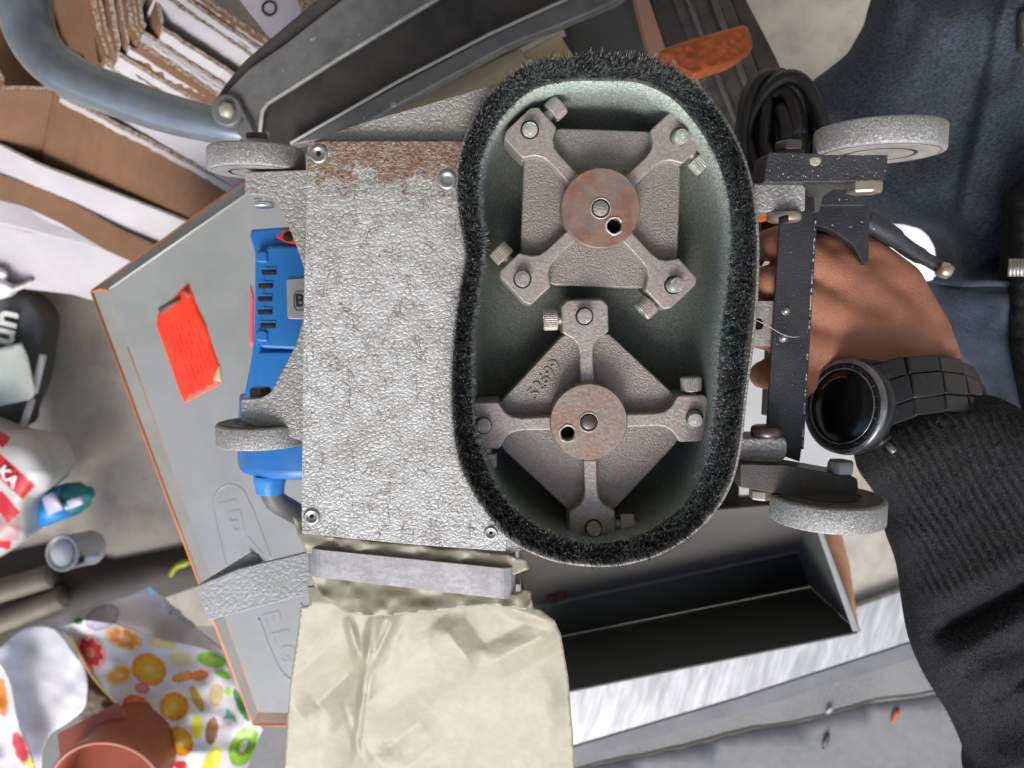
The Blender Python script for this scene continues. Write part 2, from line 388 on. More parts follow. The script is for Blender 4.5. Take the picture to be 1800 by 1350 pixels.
sticker = M('fluorescent orange sticker', (1.0, .035, .008), (.95, .045, .01), 50, rough=.5)
brown_patch = M('faded print bar', (.16, .06, .055), rough=.6)
tan = M('torn paper', (.62, .45, .22), rough=.8)
pipe_m = M('grey blue steel tube', (.13, .155, .185), (.09, .105, .13), 12, rough=.27, metal=.35, coat=.2, fine=(.26, .30, .33), fscale=20, famt=.3)
trolley_grey = M('grey painted steel', (.16, .165, .17), (.11, .11, .112), 22, rough=.45, metal=.25, specks=((.4, .36, .3), 120, .70), fine=(.23, .22, .205), fscale=70, famt=.4, bump=.2, bscale=120)
trolley_black = M('dirty black rubber', (.022, .021, .020), (.045, .04, .035), 14, rough=.7, bump=.3, bscale=200, fine=(.09, .075, .06), fscale=45, famt=.35)
wood = M('pale sawn wood', (.52, .42, .27), (.40, .31, .19), 16, rough=.8, stretch=(1, 6, 1, -28), specks=((.16, .10, .05), 60, .68))
brick_m = M('orange brick', (.58, .14, .035), (.42, .10, .03), 35, rough=.85, bump=.9, bscale=260, fine=(.18, .07, .03), fscale=90, famt=.5, specks=((.12, .12, .03), 50, .68))
sunlit_white = M('white sheet', (.85, .85, .87), rough=.5)  # white base stands for brightly sunlit floor
alu = M('bright aluminium threshold', (.58, .575, .57), (.38, .38, .375), 2.2, rough=.4, metal=.3, stretch=(24, 3, 1, 14), bump=.15, bscale=5, cmin=.42, cmax=.62, fine=(.25, .245, .24), fscale=6, famt=.5)
rust_strip = M('rusty wood strip', (.50, .26, .14), (.34, .17, .09), 30, rough=.8)
bagcloth = M('printed carrier bag', (.8, .8, .8), scale=40, rough=.38, vcol=True, cmin=.3, cmax=.8, bump=.1, bscale=30)
terracotta = M('terracotta plastic pot', (.42, .13, .075), (.36, .11, .065), 14, rough=.45)
white_pl = M('white plastic', (.72, .72, .72), rough=.4)
black_bag = M('charcoal fabric bag', (.045, .048, .05), (.07, .073, .075), 12, rough=.6, bump=.4, bscale=200)
grey_card = M('grey green card', (.36, .40, .36), (.44, .47, .44), 14, rough=.6)
red_print = M('red print', (.62, .015, .025), (.5, .01, .02), 20, rough=.4)
teal_pl = M('teal plastic', (.005, .16, .17), (.008, .20, .20), 20, rough=.2)
label_blue = M('blue label', (.02, .22, .62), (.03, .35, .75), 40, rough=.35)
label_lilac = M('pale label', (.50, .48, .68), rough=.4)
tin_m = M('tin with paper label', (.50, .50, .49), (.42, .42, .41), 20, rough=.35, metal=.2)
hose_m = M('brown corrugated hose', (.17, .14, .10), (.12, .10, .075), 30, rough=.6)
dark_floor = M('dark brown channel', (.03, .026, .02), (.055, .048, .038), 9, rough=.7)
leaf_m = M('yellow leaf', (.42, .42, .03), (.25, .30, .03), 60, rough=.5)
black_rub = M('black rubber cable', (.010, .009, .009), (.018, .016, .015), 40, rough=.45)
glass_m = M('black watch glass', (.003, .003, .0035), rough=.22, spec=.35)
watch_m = M('worn black watch metal', (.004, .004, .0045), (.009, .009, .010), 60, rough=.42, metal=.1, bump=.3, bscale=700, specks=((.4, .4, .4), 800, .72))
watch_edge = M('bare worn watch rim', (.33, .33, .34), (.14, .14, .145), 130, rough=.32, metal=.7)
orange_pl = M('orange plastic', (.85, .16, .01), rough=.4)
wall_m = M('garage render', (.70, .69, .66), (.64, .63, .60), 4, rough=.9)
ruffle_tan = M('pale dusty panel', (.30, .25, .20), rough=.7)

flank_tint('worn machined iron', (.36, .42, .37), .8); flank_tint('rust dusted cast iron', (.28, .32, .29), .7)
# green dust near the rim; the lit upper wall and shaded bottom are painted in
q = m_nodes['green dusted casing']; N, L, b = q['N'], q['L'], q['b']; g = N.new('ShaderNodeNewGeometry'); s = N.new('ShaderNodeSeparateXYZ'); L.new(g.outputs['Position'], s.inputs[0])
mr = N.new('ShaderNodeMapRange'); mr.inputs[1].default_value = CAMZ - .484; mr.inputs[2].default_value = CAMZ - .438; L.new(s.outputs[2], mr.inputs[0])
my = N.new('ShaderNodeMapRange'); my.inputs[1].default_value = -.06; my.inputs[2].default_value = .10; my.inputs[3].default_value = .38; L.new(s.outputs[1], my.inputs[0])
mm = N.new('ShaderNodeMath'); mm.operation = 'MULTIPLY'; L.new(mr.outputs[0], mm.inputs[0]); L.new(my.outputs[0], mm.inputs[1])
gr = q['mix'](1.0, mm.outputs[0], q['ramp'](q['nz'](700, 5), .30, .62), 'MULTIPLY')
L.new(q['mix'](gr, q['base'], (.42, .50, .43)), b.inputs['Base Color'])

# ---------------------------------------------------------------- the garage: floor, threshold, apron, unseen walls and ceiling set to limit the sky light
def structure(o, label=None): o['kind'] = 'structure'; return o
def slab(name, x0, x1, y0, y1, z0, z1, mat, parent=None, bev=0):
    v = [Vector((x, y, z)) for z in (z0, z1) for x, y in ((x0, y0), (x1, y0), (x1, y1), (x0, y1))]
    f = [[3, 2, 1, 0], [4, 5, 6, 7], [0, 1, 5, 4], [1, 2, 6, 5], [2, 3, 7, 6], [3, 0, 4, 7]]
    return mk(name, v, f, mat, parent, smooth=False, bev=bev)
structure(slab('concrete_floor', -2.6, 2.6, -.54, 3.0, -.12, 0.0, concrete))
structure(slab('apron', -8, 8, -9, -.542, -.12, -.012, concrete_out))
structure(slab('ground', -40, 40, -60, 40, -.3, -.125, concrete_out))
structure(slab('back_wall', -2.6, 2.6, 2.8, 2.95, 0.0, 3.0, wall_m))
structure(slab('side_wall', -2.75, -2.602, -.5, 2.95, 0.0, 3.0, wall_m))
structure(slab('side_wall', 2.602, 2.75, -.5, 2.95, 0.0, 3.0, wall_m))
structure(slab('ceiling', -2.75, 2.75, -.5, 2.95, 3.002, 3.1, wall_m))

# ---------------------------------------------------------------- the machine
Z0 = P(880, 560, .50)
mach = thing('floor_planer', 'grey hammered metal floor planer held up to show its brush ring and two star cutters', 'floor planer', Z0)

body = prism('body_casting', round_poly([(541, 252), (600, 228), (645, 213), (700, 197), (800, 168), (880, 143), (960, 122), (900, 168), (858, 215), (838, 265), (822, 325), (824, 385), (832, 445), (820, 510), (812, 600), (806, 700), (814, 770), (836, 840), (866, 893), (905, 935), (935, 962), (860, 985), (552, 952), (536, 905), (530, 775), (423, 742), (424, 702), (456, 700), (476, 690), (520, 605), (532, 565), (534, 470), (516, 420), (494, 368), (480, 350), (466, 343), (430, 342), (430, 302), (538, 298)], [2] * 6 + [0] * 15 + [2, 2, 2, 4, 4, 3, 6, 8, 12, 8, 8, 8, 6, 6, 8, 5, 4, 3]), .439, .500, hammer_grey, mach, bev=.0007)

# cover plate with rust along its upper edge
pm = M('hammered cover plate', (.50, .505, .50), (.41, .41, .395), 24, rough=.42, metal=.12, hammer=(400, .55, .65), fine=(.25, .235, .20), fscale=110, famt=.5, bump=.25, bscale=1500)
q = m_nodes['hammered cover plate']; N, L, b = q['N'], q['L'], q['b']
sep = N.new('ShaderNodeSeparateXYZ'); L.new(q['co'], sep.inputs[0])
y_r = P(700, 318, .432).y - Z0.y
nn = q['nz'](70, 8, q['co'], .75)
ad = N.new('ShaderNodeMath'); ad.operation = 'MULTIPLY_ADD'; ad.inputs[1].default_value = .11; ad.inputs[2].default_value = -.055; L.new(nn, ad.inputs[0])
ad2 = N.new('ShaderNodeMath'); ad2.operation = 'ADD'; L.new(sep.outputs[1], ad2.inputs[0]); L.new(ad.outputs[0], ad2.inputs[1])
mr = N.new('ShaderNodeMapRange'); mr.inputs[1].default_value = y_r - .001; mr.inputs[2].default_value = y_r + .006; L.new(ad2.outputs[0], mr.inputs[0])
nr = q['ramp'](q['nz'](500, 5), .35, .62)
rust = q['mix'](nr, (.13, .062, .04), q['mix'](q['ramp'](q['nz'](120, 5), .4, .6), (.30, .26, .21), (.23, .14, .10))); 
mr2 = N.new('ShaderNodeMapRange'); mr2.inputs[1].default_value = y_r - .06; mr2.inputs[2].default_value = y_r + .012; L.new(ad2.outputs[0], mr2.inputs[0])
# fine scratches: thin lines of a stretched Voronoi and a darker greenish tone near the top
base = q['mix'](mr2.outputs[0], q['base'], q['mix'](1.0, q['base'], (.74, .74, .68), 'MULTIPLY'))
def scratch(rot, sc_, wdt, amt, base):
    mp = N.new('ShaderNodeMapping'); mp.inputs['Rotation'].default_value = (0, 0, R(rot)); mp.inputs['Scale'].default_value = sc_; L.new(q['co'], mp.inputs[0])
    dn = N.new('ShaderNodeTexNoise'); dn.inputs['Scale'].default_value = 40; L.new(q['co'], dn.inputs['Vector'])
    va = N.new('ShaderNodeVectorMath'); va.operation = 'SCALE'; va.inputs['Scale'].default_value = .6; L.new(dn.outputs['Color'], va.inputs[0])
    vb = N.new('ShaderNodeVectorMath'); vb.operation = 'ADD'; L.new(mp.outputs[0], vb.inputs[0]); L.new(va.outputs[0], vb.inputs[1])
    vo = N.new('ShaderNodeTexVoronoi'); vo.feature = 'DISTANCE_TO_EDGE'; vo.inputs['Scale'].default_value = 1; L.new(vb.outputs[0], vo.inputs['Vector'])
    g = q['mix'](1.0, q['ramp'](vo.outputs['Distance'], 0, wdt, (1, 1, 1, 1), (0, 0, 0, 1)), q['ramp'](q['nz'](90, 2), .46, .6), 'MULTIPLY')
    return q['mix'](q['mix'](1.0, g, (amt, amt, amt), 'MULTIPLY'), base, (.16, .145, .12))
base = scratch(20, (90, 60, 60), .030, .9, base); base = scratch(-50, (150, 90, 60), .035, .8, base); base = scratch(85, (70, 14, 20), .022, .95, base); base = scratch(5, (60, 12, 20), .012, .9, base)
base = q['mix'](mr.outputs[0], base, rust)
L.new(base, b.inputs['Base Color'])
plate = prism('cover_plate', [(541, 249), (600, 248), (842, 248), (838, 265), (820, 325), (822, 385), (830, 445), (818, 510), (810, 600), (804, 700), (812, 770), (836, 840), (866, 893), (892, 925), (889, 969), (800, 963), (700, 955), (531, 938), (530, 905), (533, 600)], .4318, .4375, pm, mach, bev=.0004)

def rivet(px, py, r, hole=True):
    d = .4318; u = S(1, d); c = P(px, py, d)
    o = lathe('rivet', [(r * u, -.0006), (r * u, .0004), (r * u * .9, .0011), (r * u * .62, .0011), (r * u * .5, .0003), (r * u * .3, .0002)], c, (0, 0, 1), steel, mach, n=28)
    o['label'] = 'round steel rivet with a punched centre'
    lathe('rivet_hole', [(r * u * .27, .0002), (r * u * .25, .0006)], c, (0, 0, 1), hole_m, o, n=16) if hole else None
    return o
def fix_child(o, par): pass
rivet(560, 271, 16); rivet(786, 316, 17, False); rivet(548, 908, 15); rivet(863, 937, 13)

# brush ring: outlines of the casing (photo pixels at the rim)
OUT = [(1060, 100), (1130, 103), (1200, 130), (1258, 185), (1298, 250), (1322, 320), (1333, 400), (1333, 500), (1325, 600), (1312, 700), (1302, 790), (1282, 860), (1240, 920), (1180, 965), (1120, 988), (1060, 996), (990, 990), (935, 972), (885, 942), (852, 900), (820, 850), (800, 790), (792, 700), (795, 610), (806, 520), (818, 450), (808, 400), (802, 340), (806, 280), (824, 225), (852, 175), (892, 135), (940, 110), (1000, 100)]
INN = [(1060, 140), (1120, 143), (1178, 168), (1226, 218), (1262, 280), (1283, 350), (1288, 430), (1280, 520), (1268, 600), (1262, 700), (1252, 780), (1238, 830), (1205, 888), (1155, 928), (1105, 950), (1045, 958), (980, 946), (925, 915), (880, 870), (850, 810), (830, 745), (826, 650), (828, 570), (836, 500), (846, 440), (842, 385), (838, 325), (850, 265), (882, 205), (930, 160), (990, 142)]
NS = 160
OUTs = smooth_closed(OUT, NS); INs = smooth_closed(INN, NS)
# match the inner samples to the outer ones by nearest direction
def match(a, b):
    best = min(range(NS), key=lambda k: np.hypot(*(np.roll(b, -k, 0) - a).T).sum()); return np.roll(b, -best, 0)
INs = match(OUTs, INs)
cen = np.array([1060., 550.])
def ring(pts, d): return [P(x, y, d) for x, y in pts]
def shr(pts, k):
    # shrink towards the oval's spine by k pixels
    out = []
    for i in range(NS):
        t = pts[(i + 2) % NS] - pts[i - 2]; n = np.array([t[1], -t[0]]); n /= np.hypot(*n) + 1e-9
        if np.dot(n, pts[i] - cen) < 0: n = -n
        out.append(pts[i] - n * k)
    return np.array(out)
def Rw(pts_px, dref, d): # straight wall: world outline taken at dref, put at depth d
    return [Vector((*P(x, y, dref).xy, CAMZ - d)) for x, y in pts_px]
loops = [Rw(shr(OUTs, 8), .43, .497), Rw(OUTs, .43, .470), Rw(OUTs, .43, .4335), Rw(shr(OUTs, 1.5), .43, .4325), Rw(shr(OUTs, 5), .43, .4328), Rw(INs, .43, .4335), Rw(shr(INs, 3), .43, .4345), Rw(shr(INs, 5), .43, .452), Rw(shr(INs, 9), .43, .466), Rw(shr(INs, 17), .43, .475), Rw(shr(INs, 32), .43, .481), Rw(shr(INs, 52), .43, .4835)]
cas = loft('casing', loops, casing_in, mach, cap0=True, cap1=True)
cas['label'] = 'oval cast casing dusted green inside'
rim = loft('casing_rim', [Rw(shr(OUTs, -3), .43, .462), Rw(shr(OUTs, -3), .43, .4322), Rw(shr(OUTs, -1), .43, .4312), Rw(shr(OUTs, 4), .43, .4316), Rw(shr(OUTs, 4.2), .43, .4330)], hammer_grey, mach)
# bristle ring
def bristles(n):
    V = []; Fc = []; C = []
    T = nrs.rand(n) * NS; i0 = T.astype(int) % NS; fr = (T % 1)[:, None]
    o = OUTs[i0] * (1 - fr) + OUTs[(i0 + 1) % NS] * fr; q_ = INs[i0] * (1 - fr) + INs[(i0 + 1) % NS] * fr
    s = nrs.rand(n)[:, None] * .68 + .26            # 0 outer, 1 inner
    root = o * (1 - s) + q_ * s
    nd = (o - q_); nd /= np.hypot(*nd.T)[:, None]      # outward
    tg = np.stack([-nd[:, 1], nd[:, 0]], -1)
    cl = vn(root[:, 0], root[:, 1], 9, 3)[:, None]; cl2 = vn(root[:, 0], root[:, 1], 7, 8)[:, None]
    ang = T / NS * 2 * math.pi
    side_in = np.clip((o[:, 0] - 1200) / 90, 0, 1)[:, None] * 8 + 0
    side_in = side_in + np.clip((o[:, 1] - 900) / 90, 0, 1)[:, None] * 5
    lean = (-(s - .5) * 14 - 2.5 + nrs.randn(n)[:, None] * 5 + cl * 3 - side_in * (1.2 - .4 * s))
    lt = nrs.randn(n)[:, None] * 5 + cl2 * 3
    ln = .0140 * (.72 + .32 * nrs.rand(n)) * (1 - .22 * np.abs(s[:, 0] - .5) * 2 + .10 * cl[:, 0])
    droot = .4330; dt = droot - ln
    base = Pn(root[:, 0], root[:, 1], droot)
    # straight up in the world + lean given in pixels
    sc_ = .42 / F
    tipx = base[:, 0] + (nd[:, 0] * lean[:, 0] + tg[:, 0] * lt[:, 0]) * sc_
    tipy = base[:, 1] - (nd[:, 1] * lean[:, 0] + tg[:, 1] * lt[:, 0]) * sc_
    tip = np.stack([tipx, tipy, CAMZ - dt], -1)
    mid = base * .5 + tip * .5; mid[:, 0] -= (tipx - base[:, 0]) * .15; mid[:, 1] -= (tipy - base[:, 1]) * .15
    a = nrs.rand(n) * math.pi; wv = np.stack([np.cos(a), np.sin(a), 0 * a], -1) * (.00008 + .00007 * nrs.rand(n))[:, None]
    v = np.stack([base - wv, base + wv, mid - wv, mid + wv, tip - wv * .5, tip + wv * .5], 1).reshape(-1, 3)
    k = np.arange(n) * 6
    f = np.concatenate([np.stack([k, k + 1, k + 3, k + 2], 1), np.stack([k + 2, k + 3, k + 5, k + 4], 1)])
    # colour: black hair with green-grey dust, thickest on the inner and upper side
    g = nrs.rand(n)
    up = np.clip((560 - root[:, 1]) / 400, 0, 1) * .9 + np.clip((root[:, 0] - 1150) / 150, 0, 1) * .8
    dustamt = np.clip((s[:, 0] - .42) * 2.1, 0, 1) * np.clip(up * 1.3, 0.06, 1) + .04 + .25 * np.clip((root[:, 0] - 1150) / 150, 0, 1)
    dustamt = np.clip(dustamt * np.where(g < .55, .12, 1.25), 0, 1)
    pale = (nrs.rand(n) < .30)
    dark = np.array([.016, .016, .017]); dust = np.array([.42, .56, .54]); lit = np.array([.55, .56, .55])
    ct_ = dark + (dust - dark) * dustamt[:, None]; ct_[pale] = lit
    cb = dark * .6 + (dust - dark) * dustamt[:, None] * .10
    cm = cb * .75 + ct_ * .25
    c = np.stack([cb, cb, cm, cm, ct_, ct_], 1).reshape(-1, 3)
    return v, f.tolist(), c
bris_m = M('brush bristles', (.9, .9, .9), scale=200, rough=.55, vcol=True, spec=.25)
bv, bf, bc = bristles(90000)
off = np.array(Z0); me = bpy.data.meshes.new('bristles'); me.from_pydata((bv - off).tolist(), [], bf); me.update()
a_ = me.color_attributes.new('tint', 'FLOAT_COLOR', 'POINT'); c4 = np.ones((len(bv), 4)); c4[:, :3] = bc; a_.data.foreach_set('color', c4.ravel())
br = bpy.data.objects.new('bristles', me); col.objects.link(br); br.parent = mach; me.materials.append(bris_m); br['kind'] = 'stuff'
base_ring = loft('brush_backing', [Rw(shr(OUTs, 2), .43, .4316), Rw(shr(OUTs, 4.5), .43, .4308), Rw(shr(INs, -3), .43, .4308), Rw(shr(INs, 0), .43, .4325)], trolley_black, mach)

# star cutters
def star(cx, cy, rot, mirror, hubmat, hole_at, digits):
    DT = .4475; DW = .4565
    def T(x, y):
        if mirror: x = -x
        a = R(rot); return (cx + x * math.cos(a) - (-y) * math.sin(a) * 1.0, cy + x * math.sin(a) + (-y) * math.cos(a))
    o = None
    web = []
    for k in range(4):
        a = k * 90
        for x, y in ((-42, 150), (-20, 120), (20, 120), (42, 150)) if False else ((-40, 156), (40, 156)):
            c, s = math.cos(R(a)), math.sin(R(a)); web.append(T(x * c + y * s, -x * s + y * c))
    web = round_poly(web, 9)
    o = prism('cutter_head', web, DW, .4715, star_m, mach, bev=.0012)
    for k in range(4):
        c, s = math.cos(R(-k * 90)), math.sin(R(-k * 90))
        def U(x, y): return T(x * c - y * s, x * s + y * c)
        pj = rnd.uniform(-2, 2)
        arm = [(-12, 66), (-11.5, 118), (-14, 134), (-22, 146), (-33, 153), (-41, 158), (-41, 205), (-30, 214 + pj), (30, 214 + pj), (41, 205), (41, 158), (33, 153), (22, 146), (14, 134), (11.5, 118), (12, 66)]
        n_ = prism('arm', [U(*p) for p in arm], DT, .4725, arm_m, o, bev=.0011, taper=0.05)
        # pin
        x, y = U(0 + rnd.uniform(-3, 3), 186); c0 = P(x, y, DT); u = S(1, DT)
        tl = Vector((rnd.uniform(-.2, .2), rnd.uniform(-.2, .2), 1))
        lathe('pin', [(13.2 * u, -.004), (13.2 * u, .0058), (12.2 * u, .0066), (5 * u, .0070), (.5 * u, .0070)], c0 - tl * .0005, tl, pin_m, o, n=18).data.polygons.foreach_set('use_smooth', [False] * (18 * 4 + 2))
        lathe('pin_hole', [(16.5 * u, .0), (15 * u, .0004)], c0 - Vector((0, 0, .0001)), (0, 0, 1), hole_m if rnd.random() < .5 else dark_steel, o, n=20)
        # socket cap screw beside the pad
        x0, y0 = U(-43, 182); x1, y1 = U(-72, 182); p0 = P(x0, y0, .4545); p1 = P(x1, y1, .4545); ax = (p1 - p0); Ls = ax.length; ax = ax.normalized()
        r = 19 * u; kn = 64; prof = [(r * .5, -.003), (r * .5, Ls * .18), (r * .96, Ls * .2), (r, Ls * .28), (r, Ls * .95), (r * .93, Ls * 1.05), (r * .55, Ls * 1.05), (r * .5, Ls * .8)]
        v, f = lathe_data(prof, p0, ax, kn)
        for q_ in range(3, 6):
            for j in range(0, kn, 2):
                i = q_ * kn + j; pt = v[i]; cc = p0 + ax * (pt - p0).dot(ax); v[i] = cc + (pt - cc) * .95
        mk('cap_screw', v, f, arm_m, o, smooth=False)
    u = S(1, .4405)
    hub = lathe('hub', [(69 * u, -.012), (69 * u, -.0012), (67.5 * u, .0), (0.01 * u, .0)], P(cx, cy, .4405), (0, 0, 1), hubmat, o, n=72)
    hub.data.polygons.foreach_set('use_smooth', [False] * len(hub.data.polygons))
    hub.modifiers.new('bevel', 'BEVEL').width = .0003
    hx, hy = hole_at; cu = lathe('cutter', [(12.5 * u, -.0105), (12.5 * u, .004)], P(hx, hy, .4405), (0, 0, 1), hole_m, None, n=24)
    bool_cut(hub, [cu]); 
    # raised burr round the hole, centre pin and its ring
    v, f = tube_data([P(hx + 15 * math.cos(t) + rnd.uniform(-1, 1), hy + 15 * math.sin(t) + rnd.uniform(-1, 1), .4403) for t in np.linspace(.5, 5.8, 18)], [.0003 + .0005 * rnd.random() for _ in range(18)], 7)
    mk('hole_burr', v, f, chip_m, o)
    v, f = lathe_data([(12.3 * u, -.009), (12.3 * u, -.0088)], P(hx, hy, .4405), (0, 0, 1), 20); mk('hole_bottom', v, f, hole_m, o)
    lathe('centre_ring', [(19 * u, -.0005), (18.5 * u, .0004), (16.5 * u, .0005), (15.5 * u, .0), (15.5 * u, -.0005)], P(cx, cy, .4405), (0, 0, 1), arm_m, o, n=40)
    lathe('centre_gap', [(15.8 * u, -.0005), (15.7 * u, .00008)], P(cx, cy, .4405), (0, 0, 1), hole_m, o, n=32)
    lathe('centre_pin', [(13.5 * u, -.002), (13.5 * u, .0002), (12 * u, .0005)], P(cx, cy, .4405), (0, 0, 1), dark_steel if digits else star_m, o, n=32)
    if digits: text('cast_number', '52699', *digits, o and star_m, o, depth=.0007, bold=.00012)
    return o
def dg(o, lbl): o['label'] = lbl
s1 = star(1056, 366, 47.0, True, hub_m2, (1080, 397), None); dg(s1, 'upper star cutter set diagonally, orange stained hub')
s2 = star(1035, 742, -2.0, False, hub_m, (998, 762), (957, 668, .4562, 31, 54)); dg(s2, 'lower star cutter set upright, cast with a number')

# rear wheels, ears and their bolts
def wheel(xl, xr, yin, yout, dc, label):
    """axis along y; yin / yout are the near-edge pixel rows of the two rims"""
    r = S((xr - xl) / 2, dc); cx = P((xl + xr) / 2, 500, dc).x; dn = dc - r
    ya = P(0, yin, dn).y; yb = P(0, yout, dn).y; t = abs(yb - ya); sg = 1 if yb > ya else -1
    c = Vector((cx, ya, CAMZ - dc))
    o = lathe('wheel', [(r * .28, .0008), (r * .9, .0), (r * .985, .0003), (r, .0014), (r * 1.0, t - .0012), (r * .985, t - .0002), (r * .93, t)], c, (0, sg, 0), wheel_m, mach, n=72, bev=0)
    # machining rings on the inner face
    lathe('wheel_face', [(r * .93, -.00015), (r * .86, -.0003), (r * .80, -.00015), (r * .6, -.0003), (r * .58, -.0001), (r * .34, -.0003)], c, (0, sg, 0), cast_grey if yin < 600 else black_iron, o, n=64)
    dg(o, label); return o
w1 = wheel(378, 540, 289, 246, .455, 'upper rear wheel'); w2 = wheel(374, 530, 754, 794, .455, 'lower rear wheel')
w3 = wheel(1427, 1637, 250, 200, .43, 'upper front wheel'); w4 = wheel(1372, 1569, 896, 942, .43, 'lower front wheel')
hexbolt('axle_bolt', 452, 240, .462, 20, 10, dark_steel, mach)
hexbolt('axle_nut', 463, 349, .450, 17, 14, zinc, mach, axis=(0, -1, 0)); hexbolt('nut_collar', 463, 361, .449, 18.5, 8, zinc, mach, axis=(0, -1, 0), n=28)
hexbolt('axle_bolt', 458, 690, .452, 20, 19, dark_steel, mach, axis=(0, 1, 0))

# front frame: angle iron, two arms, castings, bolts
ang = prism('cross_bar', [(1372, 372), (1438, 322), (1411, 776), (1406, 812), (1344, 790), (1347, 770)], .4520, .4545, black_paint, mach, bev=.0004)
fl = prism('bar_flange', [(1435, 330), (1440, 330), (1413, 790), (1408, 790)], .4518, .468, black_paint, mach, bev=.0003)
# chipped pale line along the bar edge
cp = []
for i in range(46):
    t = rnd.random(); x = 1437.5 + (1410.5 - 1437.5) * t; y = 330 + 455 * t; ln = rnd.uniform(1.5, 7)
    cp.append(prism_data([(x - .9, y - ln), (x + .8, y - ln * .8), (x + .5, y + ln), (x - rnd.uniform(1, 2.2), y + ln * .7)], .45165, .4521))
v, f = join_data(cp); e = mk('chipped_edge', v, f, chip_m, mach, smooth=False)
prism('fillet_plate', round_poly([(1412, 318), (1470, 318), (1528, 330), (1470, 330), (1446, 345), (1440, 372), (1433, 372), (1430, 345), (1410, 325)], 2), .4405, .4465, black_iron, mach, bev=.0004)
a1 = prism('upper_arm', round_poly([(1350, 268), (1562, 270), (1557, 318), (1342, 321)], [4, 9, 9, 3]), .4290, .452, arm_paint, mach, bev=.0011); dg(a1, 'black painted arm with a pale chipped dent')
sheet('paint_chip', smooth_closed([(1424, 278), (1434, 275), (1444, 279), (1441, 288), (1433, 292), (1425, 288)], 18), .42885, M('pale putty', (.42, .40, .29), (.28, .26, .18), 300, rough=.9, bump=.5, bscale=900), mach, step=4, thick=.0003)
a2 = prism('lower_arm', round_poly([(1302, 816), (1382, 818), (1508, 840), (1509, 868), (1480, 876), (1376, 869), (1302, 857)], [2, 2, 8, 9, 9, 2, 2]), .4300, .452, black_iron, mach, bev=.0009); dg(a2, 'greyed black arm above the lower wheel')
prism('upper_lug', round_poly([(1325, 322), (1417, 322), (1416, 371), (1325, 373)], [0, 12, 5, 0]), .4385, .462, hammer_grey, mach, bev=.0012)
prism('lower_lug', round_poly([(1290, 770), (1379, 769), (1385, 778), (1384, 806), (1362, 816), (1290, 812)], [0, 5, 5, 12, 6, 0]), .4385, .462, hammer_grey, mach, bev=.0014)
hexbolt('bolt_head', 1388, 258, .438, 25, 17, dark_steel, mach, ph=.3); hexbolt('slotted_nut', 1378, 382, .4425, 29, 17, brass, mach, axis=(0, -1, 0), n=28)
prism('nut_slot', [(1380, 378), (1386, 378), (1387, 390), (1381, 390)], .4195, .43, hole_m, mach, bev=0)
hexbolt('lock_nut', 1519, 330, .437, 29, 21, brass, mach, axis=(0, -1, 0), ph=.1)
hexbolt('round_bolt_head', 1347, 757, .444, 27, 18, dark_steel, mach, n=32); hexbolt('brass_nut', 1338, 868, .437, 22, 18, brass, mach, axis=(0, -1, 0), ph=.25)
hexbolt('axle_bolt', 1477, 821, .435, 24, 24, steel, mach, ph=.35)
fk = prism('fork_plate', [(1290, 529), (1368, 529), (1366, 608), (1290, 610)], .4555, .4580, cast_grey, mach, bev=.0003)
sl = prism('slot_cut', round_poly([(1280, 560), (1345, 559), (1348, 570), (1345, 580), (1280, 581)], 8), .45, .47, cast_grey, None, bev=0); bool_cut(fk, [sl])
for x, y in ((1381, 546), (1377, 594)):
    u = S(1, .452); lathe('rivet', [(8 * u, -.0004), (8 * u, .0001), (6.2 * u, .0002), (5.6 * u, .0012), (3.5 * u, .0019), (.1 * u, .0022)], P(x, y, .452), (0, 0, 1), steel, mach, n=20)
tube('loose_bristle', [P(*p) for p in smooth_open([(1328, 562, .444), (1350, 573, .4465), (1372, 586, .4475), (1390, 592, .448), (1405, 592, .449)], 16)], .00022, chip_m, mach, n=5)

# motor under the casting
motor = prism('motor', round_poly([(440, 403), (498, 399), (640, 400), (640, 712), (427, 712), (428, 695), (441, 630), (445, 600), (447, 535), (447, 440), (438, 418)], [5, 3, 0, 0, 0, 20, 8, 5, 5, 10, 6]), .548, .640, blue_m, mach, bev=.004, seg=4); dg(motor, 'blue plastic motor body')
ec = P(545, 700, .60); er = (ec - P(424, 700, .60)).length; el = abs(P(545, 818, .60).y - ec.y)
lathe('motor_end', [(er * .965, -.004), (er * .97, 0), (er * 1.0, el * .35), (er * 1.025, el * .85), (er * 1.0, el * .97), (er * .93, el), (er * .3, el * 1.01)], ec, (0, -1, 0), blue_m, mach, n=64)
prism('motor_step', round_poly([(466, 432), (640, 428), (640, 620), (455, 612), (462, 520)], [10, 0, 0, 10, 4]), .541, .56, blue_m, mach, bev=.003, seg=3)
prism('motor_cowl', round_poly([(452, 618), (640, 616), (640, 700), (444, 696)], 8), .543, .56, blue_m, mach, bev=.003, seg=3)
for (x, y) in ((471, 478), (465, 502), (464, 525), (464, 548), (470, 572)):
    v_ = prism('cooling_vent', round_poly([(x - 12, y - 4), (x + 14, y - 4.5), (x + 14, y + 5), (x - 10, y + 5)], 2), .5402, .5412, hole_m, motor, bev=0)
    prism('vent_lip', round_poly([(x - 14, y - 8), (x + 15, y - 8), (x + 15, y - 4.6), (x - 13, y - 4.6)], 1), .5403, .5415, blue_m, motor, bev=.0003)
for y in (453, 592): prism('screw_boss', round_poly([(448, y - 12), (470, y - 12), (471, y + 10), (448, y + 8)], 7), .5395, .56, blue_m, motor, bev=.002, seg=3)
prism('name_plate', round_poly([(503, 491), (560, 487), (560, 562), (505, 560)], 4), .5395, .542, plate_m, motor, bev=.0005)
